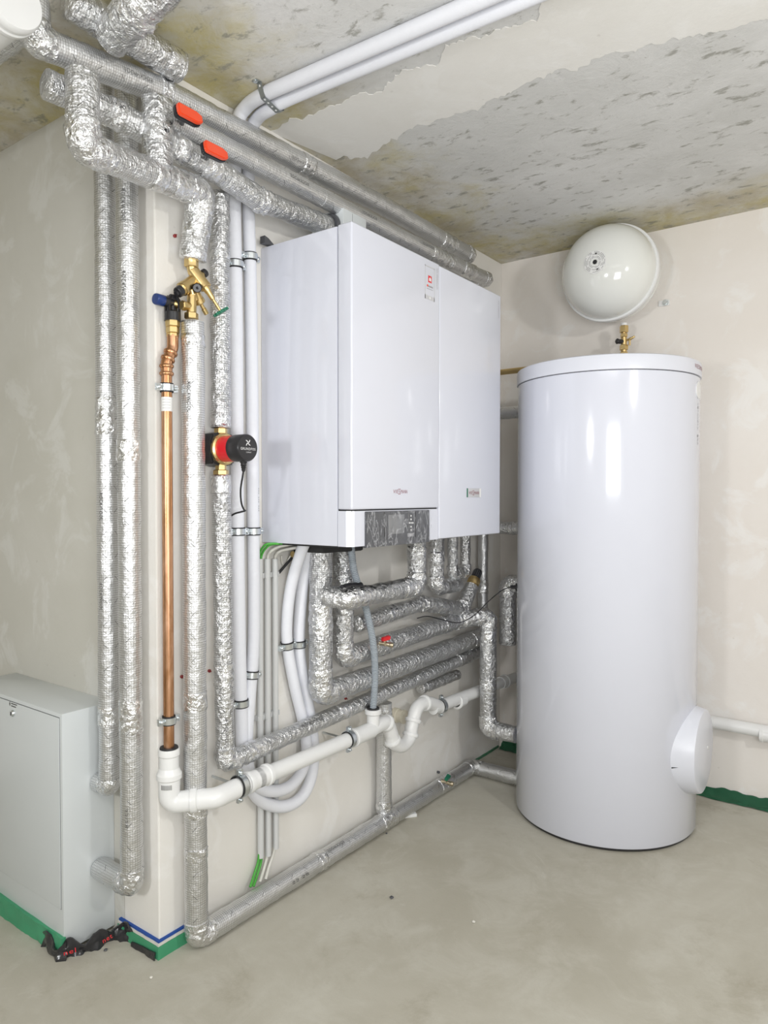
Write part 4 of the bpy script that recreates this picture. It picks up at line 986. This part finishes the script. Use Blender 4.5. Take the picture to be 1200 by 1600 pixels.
b = BM(); add_tube(b, fillet([V((xc, yc, zk2 - .004)), e1_, e1_.lerp(e2_, .62)], .034, 12), rd + .0035, 32, .006); e_a = obj('elbow', b, 'pvc', t, 60)
b = BM(); dd = (e2_ - e1_).normalized(); add_lathe(b, [(rd * .9, -.009), (rd + .007, -.009), (rd + .008, -.004), (rd + .008, .006), (rd + .0055, .009), (rd * .9, .009)], e1_.lerp(e2_, .52), dd, 40); obj('collar_ring', b, 'pvc', t)
b = BM(); add_tube(b, fillet([e1_.lerp(e2_, .5), e2_, V((xd2, yd2 + .055, zd + .006))], .034, 12), rd + .0030, 32, .006); e_b = obj('elbow', b, 'pvc', t, 60)
b = BM()
for par, n_, c_ in ((e_a, V((.62, -.78, 0)), V((xc, yc, zk1 - .036))),):
    for j in range(9):
        tt = V((0, 0, 1)).cross(n_.normalized()); aa = (j - 4) * .11
        dd_ = n_.normalized() * math.cos(aa) + tt * math.sin(aa); p0 = V((xc, yc, zk1 - .045)) + dd_ * .0300
        add_prism(b, [p0 - tt * .0006, p0 + tt * .0006, p0 + tt * .0006 + V((0, 0, .013)), p0 - tt * .0006 + V((0, 0, .013))], dd_ * .0002)
obj('printed_mark', b, 'ink', e_a, smooth=False)
ax_ = V((0, 1, 0)); pst = V((xd2, yd2 + .045, zr1 - .004)); tee = AX(572, 1144, xd2)
pend = V((xd2, tee.y - .03, tee.z)); axd = (pend - pst).normalized()
b = BM(); cyl(b, pst, pend, rd, seg=36); obj('long_pipe', b, 'pvc', t)
b = BM(); socket(b, pst + axd * .10, -axd, rd, .052); socket(b, pst + axd * .085, axd, rd, .05); obj('coupling', b, 'pvc', t)
b = BM(); socket(b, pend + axd * .012, -axd, rd, .058); cyl(b, pend, tee + axd * .030, rd + .0035, seg=36); obj('tee', b, 'pvc', t)
uz = AX(583, 1108, xd2); ub = V((xd2, uz.y, tee.z))
b = BM(); cyl(b, ub, (xd2, uz.y, uz.z - .01), rd * .93, seg=32); add_lathe(b, [(.018, 0), (rd + .001, 0), (rd + .005, .004), (rd + .005, .016), (rd + .002, .019), (.018, .019)], (xd2, uz.y, uz.z - .018), (0, 0, 1), 36); obj('inlet_socket', b, 'pvc', t)
b = BM(); add_lathe(b, [(.0115, 0), (.0215, 0), (.0225, .003), (.0215, .008), (.0115, .008)], (xd2, uz.y, uz.z - .002), (0, 0, 1), 30); obj('inlet_seal', b, 'rubber', t)
# trap
tr = [tee + axd * .02, AX(602, 1129, xd2), AX(611, 1146, xd2), AX(615, 1160, xd2), AX(628, 1165, xd2), AX(640, 1152, xd2), AX(644, 1132, xd2), AX(652, 1106, xd2), AX(668, 1098, xd2), AX(688, 1105, xd2)]
tp = smooth_path(tr, 8)
b = BM(); add_tube(b, tp, rd + .001, 30, .006); obj('trap', b, 'pvc', t, 60, label='S-shaped white trap')
for k in (9, 22, 42, 50, 62):
    k = min(k, len(tp) - 2); dd = (tp[k + 1] - tp[k - 1]).normalized(); b = BM(); add_lathe(b, [(rd * .9, -.007), (rd + .005, -.007), (rd + .007, -.003), (rd + .007, .004), (rd + .005, .007), (rd * .9, .007)], tp[k], dd, 36); obj('collar_ring', b, 'pvc', t)
p0, p1_ = AX(676, 1107, xd2), AX(812, 1056, xd2); ad = (p1_ - p0).normalized()
b = BM(); cyl(b, p0, p1_ + ad * .06, rd, seg=36); obj('rear_pipe', b, 'pvc', t)
b = BM(); m = AX(722, 1093, xd2); socket(b, m, -ad, rd, .05); socket(b, AX(782, 1067, xd2), ad, rd, .05); obj('coupling', b, 'pvc', t)
pipe_clamp('steel clamp on the white drain pipe beside its elbow', pst + axd * .024, axd, rd + .0035, wall=(-1, 0, 0), reach=.115, group='drain clamps')
pipe_clamp('steel clamp on the white drain pipe just left of its tee', AX(545, 1155, xd2), axd, rd, wall=(-1, 0, 0), reach=.115, group='drain clamps')
pipe_clamp('steel clamp on the white drain pipe just right of the trap', AX(689, 1103, xd2), ad, rd, wall=(-1, 0, 0), reach=.115, group='drain clamps')
q = AX(622, 1118, .02); b = BM(); add_lathe(b, [(0, 0), (.028, 0), (.028, .02), (.024, .022), (.024, .04), (.027, .042), (.027, .05), (0, .05)], (.001, q.y, q.z), (1, 0, 0), 30); tag(obj('wall_fitting', b, 'pvcold', at=(.001, q.y, q.z)), 'cream plastic wall fitting behind the white trap', 'fitting')

# drain pipe on the back wall, right of the tank
q0, q1 = AY(1090, 1124, -.05), AY(1190, 1142, -.05)
t = thing('drain_pipe', 'white pipe along the back wall right of the tank', 'pipe', q0)
b = BM(); add_tube(b, fillet([(q0.x - .30, -.05, q0.z), (q1.x + .03, -.05, q1.z), (q1.x + .03, -.05, q1.z - .012), (q1.x + .3, -.05, q1.z - .03)], .02), .0255, 32, .02); obj('pipe_body', b, 'pvc', t, 60)
b = BM(); socket(b, (q1.x + .045, -.05, q1.z - .012), (-1, 0, 0), .0255, .05); obj('socket', b, 'pvc', t)

# ------------------------------------------------------------------ white cabinet on the left wall
fy = -2.173; cz0, cz1 = .012, .664; cxl = -.764
t = thing('manifold_cabinet', 'white sheet-steel distribution cabinet against the left wall', 'cabinet', ((cabx + cxl) / 2, -2.1, cz0))
b = BM(); add_box(b, (cxl, fy, cz0), (cabx, -L, cz1), .003); obj('cabinet_body', b, 'enamel2', t)
def fpx(px, py): q = AY(px, py, fy); return q.x, q.z
dxr = fpx(93.5, 1200)[0]; dz1 = fpx(40, 1104)[1]; dz0 = fpx(95, 1420)[1]
b = BM(); add_box(b, (cxl + .02, fy - .0004, dz0 - .0015), (dxr + .0015, fy + .001, dz1 + .0018)); obj('door_gap', b, 'panel', t)
b = BM(); add_box(b, (cxl + .022, fy - .0022, dz0), (dxr, fy + .002, dz1), .0012); door = obj('door', b, 'enamel2', t)
lx, lz = fpx(22, 1114)
b = BM(); add_lathe(b, [(0, .0), (.0095, 0), (.0095, .004), (.0075, .007), (0, .0075)], (lx, fy - .002, lz), (0, -1, 0), 28); lock = obj('lock', b, 'steel', door, label='round steel lock')
b = BM(); add_box(b, (lx - .001, fy - .0105, lz - .005), (lx + .001, fy - .0090, lz + .005)); obj('lock_slot', b, 'dark', lock)
b = BM(); ex, ez = fpx(16.5, 1099.5); add_prism(b, [(ex - .004, fy - .0024, ez), (ex, fy - .0024, ez - .007), (ex + .004, fy - .0024, ez), (ex, fy - .0024, ez + .008)], (0, .0003, 0))
for dz_ in (.003, -.004): add_box(b, (ex + .008, fy - .0024, ez + dz_ - .0016), (ex + (.042 if dz_ > 0 else .036), fy - .0021, ez + dz_ + .0016))
obj('door_emblem', b, 'ink', door, smooth=False, label='tiny black emblem')

# ------------------------------------------------------------------ sealing strips at the wall bases
# green strip along the cabinet's foot
def strip(bm, pts, h, th_, wob=.0, hf=None):
    """upright band following a floor line"""
    lay = []
    P = resample([V(p) for p in pts], .012)
    for i, p in enumerate(P):
        tdir = (P[min(i + 1, len(P) - 1)] - P[max(i - 1, 0)]).normalized(); nn = V((tdir.y, -tdir.x, 0)); hh = h * (hf(i / (len(P) - 1)) if hf else 1) * (1 + wob * 9 * noise.noise(V((p.x * 14, p.y * 14, 4))))
        row = []
        for j in range(6):
            z = p.z + hh * j / 5; o_ = wob * (noise.noise(V((p.x * 30, p.y * 30, z * 40 + wob * 99))) + .55 * noise.noise(V((p.x * 75, p.y * 75, z * 90))))
            row.append(bm.verts.new(p + nn * o_ + V((0, 0, z - p.z))))
        for j in range(5, -1, -1):
            z = p.z + hh * j / 5; o_ = wob * (noise.noise(V((p.x * 30, p.y * 30, z * 40 + wob * 99))) + .55 * noise.noise(V((p.x * 75, p.y * 75, z * 90))))
            row.append(bm.verts.new(p - nn * (th_ - o_) + V((0, 0, z - p.z))))
        lay.append(row)
    m = len(lay[0])
    for A, B in zip(lay, lay[1:]):
        for k in range(m): bm.faces.new((A[k], A[(k + 1) % m], B[(k + 1) % m], B[k]))
    bm.faces.new(lay[0]); bm.faces.new(lay[-1][::-1]); bmesh.ops.recalc_face_normals(bm, faces=bm.faces[:])
yb = fy - .008
b = BM(); strip(b, [(-.80, yb - .002, 0), (cabx + .004, yb, 0)], .062, .012, .004, lambda s: 1 - .12 * s); tag(obj('green_sealing_strip', b, 'membrane', at=(-.5, yb, 0)), 'green sealing strip along the foot of the white cabinet', 'strip')
b = BM(); strip(b, [(-.30, yb - .004, .0), (cabx + .0, yb - .010, .0), (cabx + .018, yb + .004, 0)], .052, .005, .010, lambda s: .75 + .3 * math.sin(s * 7)); tag(obj('torn_membrane', b, 'blackfilm', at=(-.25, yb, 0)), 'torn black sealing film at the front foot of the white cabinet', 'film')
fb = BM()
pth = [V((cabx + .006, yb + .0, 0)), V((cabx + .03, fy + .03, .0)), V((cabx + .045, fy + .085, 0)), V((cabx + .05, fy + .13, 0)), V((-.10, -L - .012, 0))]
strip(fb, smooth_path(pth, 8), .046, .006, .014, lambda s: .62 + .55 * math.sin(s * 8.5 + .6) ** 2); ff = tag(obj('crumpled_membrane', fb, 'blackfilm', at=(cabx, fy, 0)), 'crumpled black film with red print between cabinet and wall corner', 'film')
b = BM(); 
for txt, p_, a_, n_, w_ in (('nel', V((cabx + .022, fy + .004, .022)), V((.55, .83, .1)), V((.83, -.55, .2)), .030), ('net', V((cabx + .063, fy + .09, .030)), V((.2, .9, .2)), V((.9, -.3, .3)), .026)):
    add_text(b, txt, p_, a_, n_, w_, .012)
obj('red_print', b, 'red', ff, smooth=False, label='red printed letters')
# layered strips round the foot of the wall corner
def corner(dz, h, off, mat, name, label, cat, ya=-.175, xb_=.0, yend=-1.92):
    b = BM(); strip(b, [(ya, -L - off, dz), (off, -L - off, dz), (off, yend, dz)], h, off + .001, .0012); return tag(obj(name, b, mat, at=(0, -L, dz), sharp=25), label, cat)
corner(.0, .034, .013, 'membrane', 'green_sealing_strip', 'green sealing strip round the foot of the wall corner', 'strip')
corner(.035, .007, .011, 'whitefoam', 'foam_strip', 'thin white foam strip on the green strip at the wall corner', 'strip')
corner(.0425, .005, .008, 'bluefoam', 'blue_strip', 'narrow blue strip round the foot of the wall corner', 'strip')
b = BM(); strip(b, [(-.10, -L - .018, 0), (-.03, -L - .019, 0), (.006, -L - .021, 0)], .020, .004, .004, lambda s: .6 + .5 * s); tag(obj('film_flap', b, 'blackfilm', at=(-.05, -L - .02, 0)), 'dark film flap in front of the green strip at the wall corner', 'film')
b = BM(); strip(b, [(.006, -1.915, 0), (.006, -.9, 0), (.006, -.02, 0)], .010, .006, .002); tag(obj('green_sealing_strip', b, 'membranedark', at=(0, -1, 0)), 'thin dark green strip at the main wall foot behind the floor pipe', 'strip')
# crumpled green film along the back wall
b = BM(); G = []
n_ = 150
for i in range(n_ + 1):
    x = .02 + 1.75 * i / n_; row = []
    for j in range(7):
        s = j / 6; y = -.004 - .045 * s - .022 * noise.noise(V((x * 6, 3, 0))) * s; z = .032 * (1 - s) ** 1.6 + .014 * abs(noise.noise(V((x * 18, s * 3, 4)))) + .012 * noise.noise(V((x * 9, s * 2, 8))) * (1 - s) + .002
        row.append(b.verts.new((x, y, max(.0015, z))))
    G.append(row)
for i in range(n_):
    for j in range(6): b.faces.new((G[i][j], G[i][j + 1], G[i + 1][j + 1], G[i + 1][j]))
g2 = bmesh.ops.solidify(b, geom=b.faces[:], thickness=.0012)
tag(obj('green_membrane_film', b, 'membranedark', at=(.8, -.02, 0)), 'crumpled dark green film along the foot of the back wall', 'film')

# ------------------------------------------------------------------ small things: wall plugs, scraps
for k, (px, py, lab) in enumerate(((272, 369, 'red wall plug left of the upper foil sleeve, above the brass valve'), (283, 1057, 'dark red wall plug between copper pipe and foil riser'), (326, 1048, 'red wall plug left of the riser below the pump'), (539, 1091, 'small red wall plug below the thick foil bend'))):
    q = AX(px, py, .0); b = BM(); add_lathe(b, [(0, 0), (.0045, 0), (.005, .005), (.003, .007), (0, .007)], (.0005, q.y, q.z), (1, 0, 0), 16); cyl(b, (.008, q.y, q.z), (.016, q.y - .004, q.z), .0015, seg=8)
    tag(obj('wall_plug', b, 'redplug', at=(.0005, q.y, q.z)), lab, 'plug', 'wall plugs')
for px, py, lab in ((319.5, 382, 'dark screw head between the two upper foil risers'), (683, 1206, 'dark nail end above the floor pipe near the green tap'), (476, 1366, 'dark wall nail just above the floor pipe')):
    q = AX(px, py, 0); b = BM(); cyl(b, (.0005, q.y, q.z), (.012, q.y, q.z), .0055, seg=14, bev=.001); tag(obj('screw', b, 'panel', at=(.0005, q.y, q.z)), lab, 'screw')
q = AZ(640, 1273, .006); b = BM(); add_box(b, q + V((-.026, -.014, -.0055)), q + V((.026, .014, .006)), .001); o = tag(obj('plastic_scrap', b, 'pvc', at=q), 'small white plastic scrap on the floor beside the floor pipe', 'scrap'); o.rotation_euler = (0, 0, .9)
for k, (px, py) in enumerate(((236, 1527), (165, 1484), (1040, 1262), (604, 1302), (740, 1440), (612, 1402))):
    q = AZ(px, py, .003); b = BM(); bmesh.ops.create_icosphere(b, subdivisions=2, radius=.0038 + .0012 * (k % 3))
    for v in b.verts: v.co *= 1 + .35 * noise.noise(v.co * 300 + V((k, 0, 0))); v.co.z *= .6; v.co += q
    tag(obj('floor_crumb', b, 'panel' if k % 2 else 'whitefoam', at=q), 'tiny crumb of building debris on the concrete floor', 'debris', 'floor crumbs')
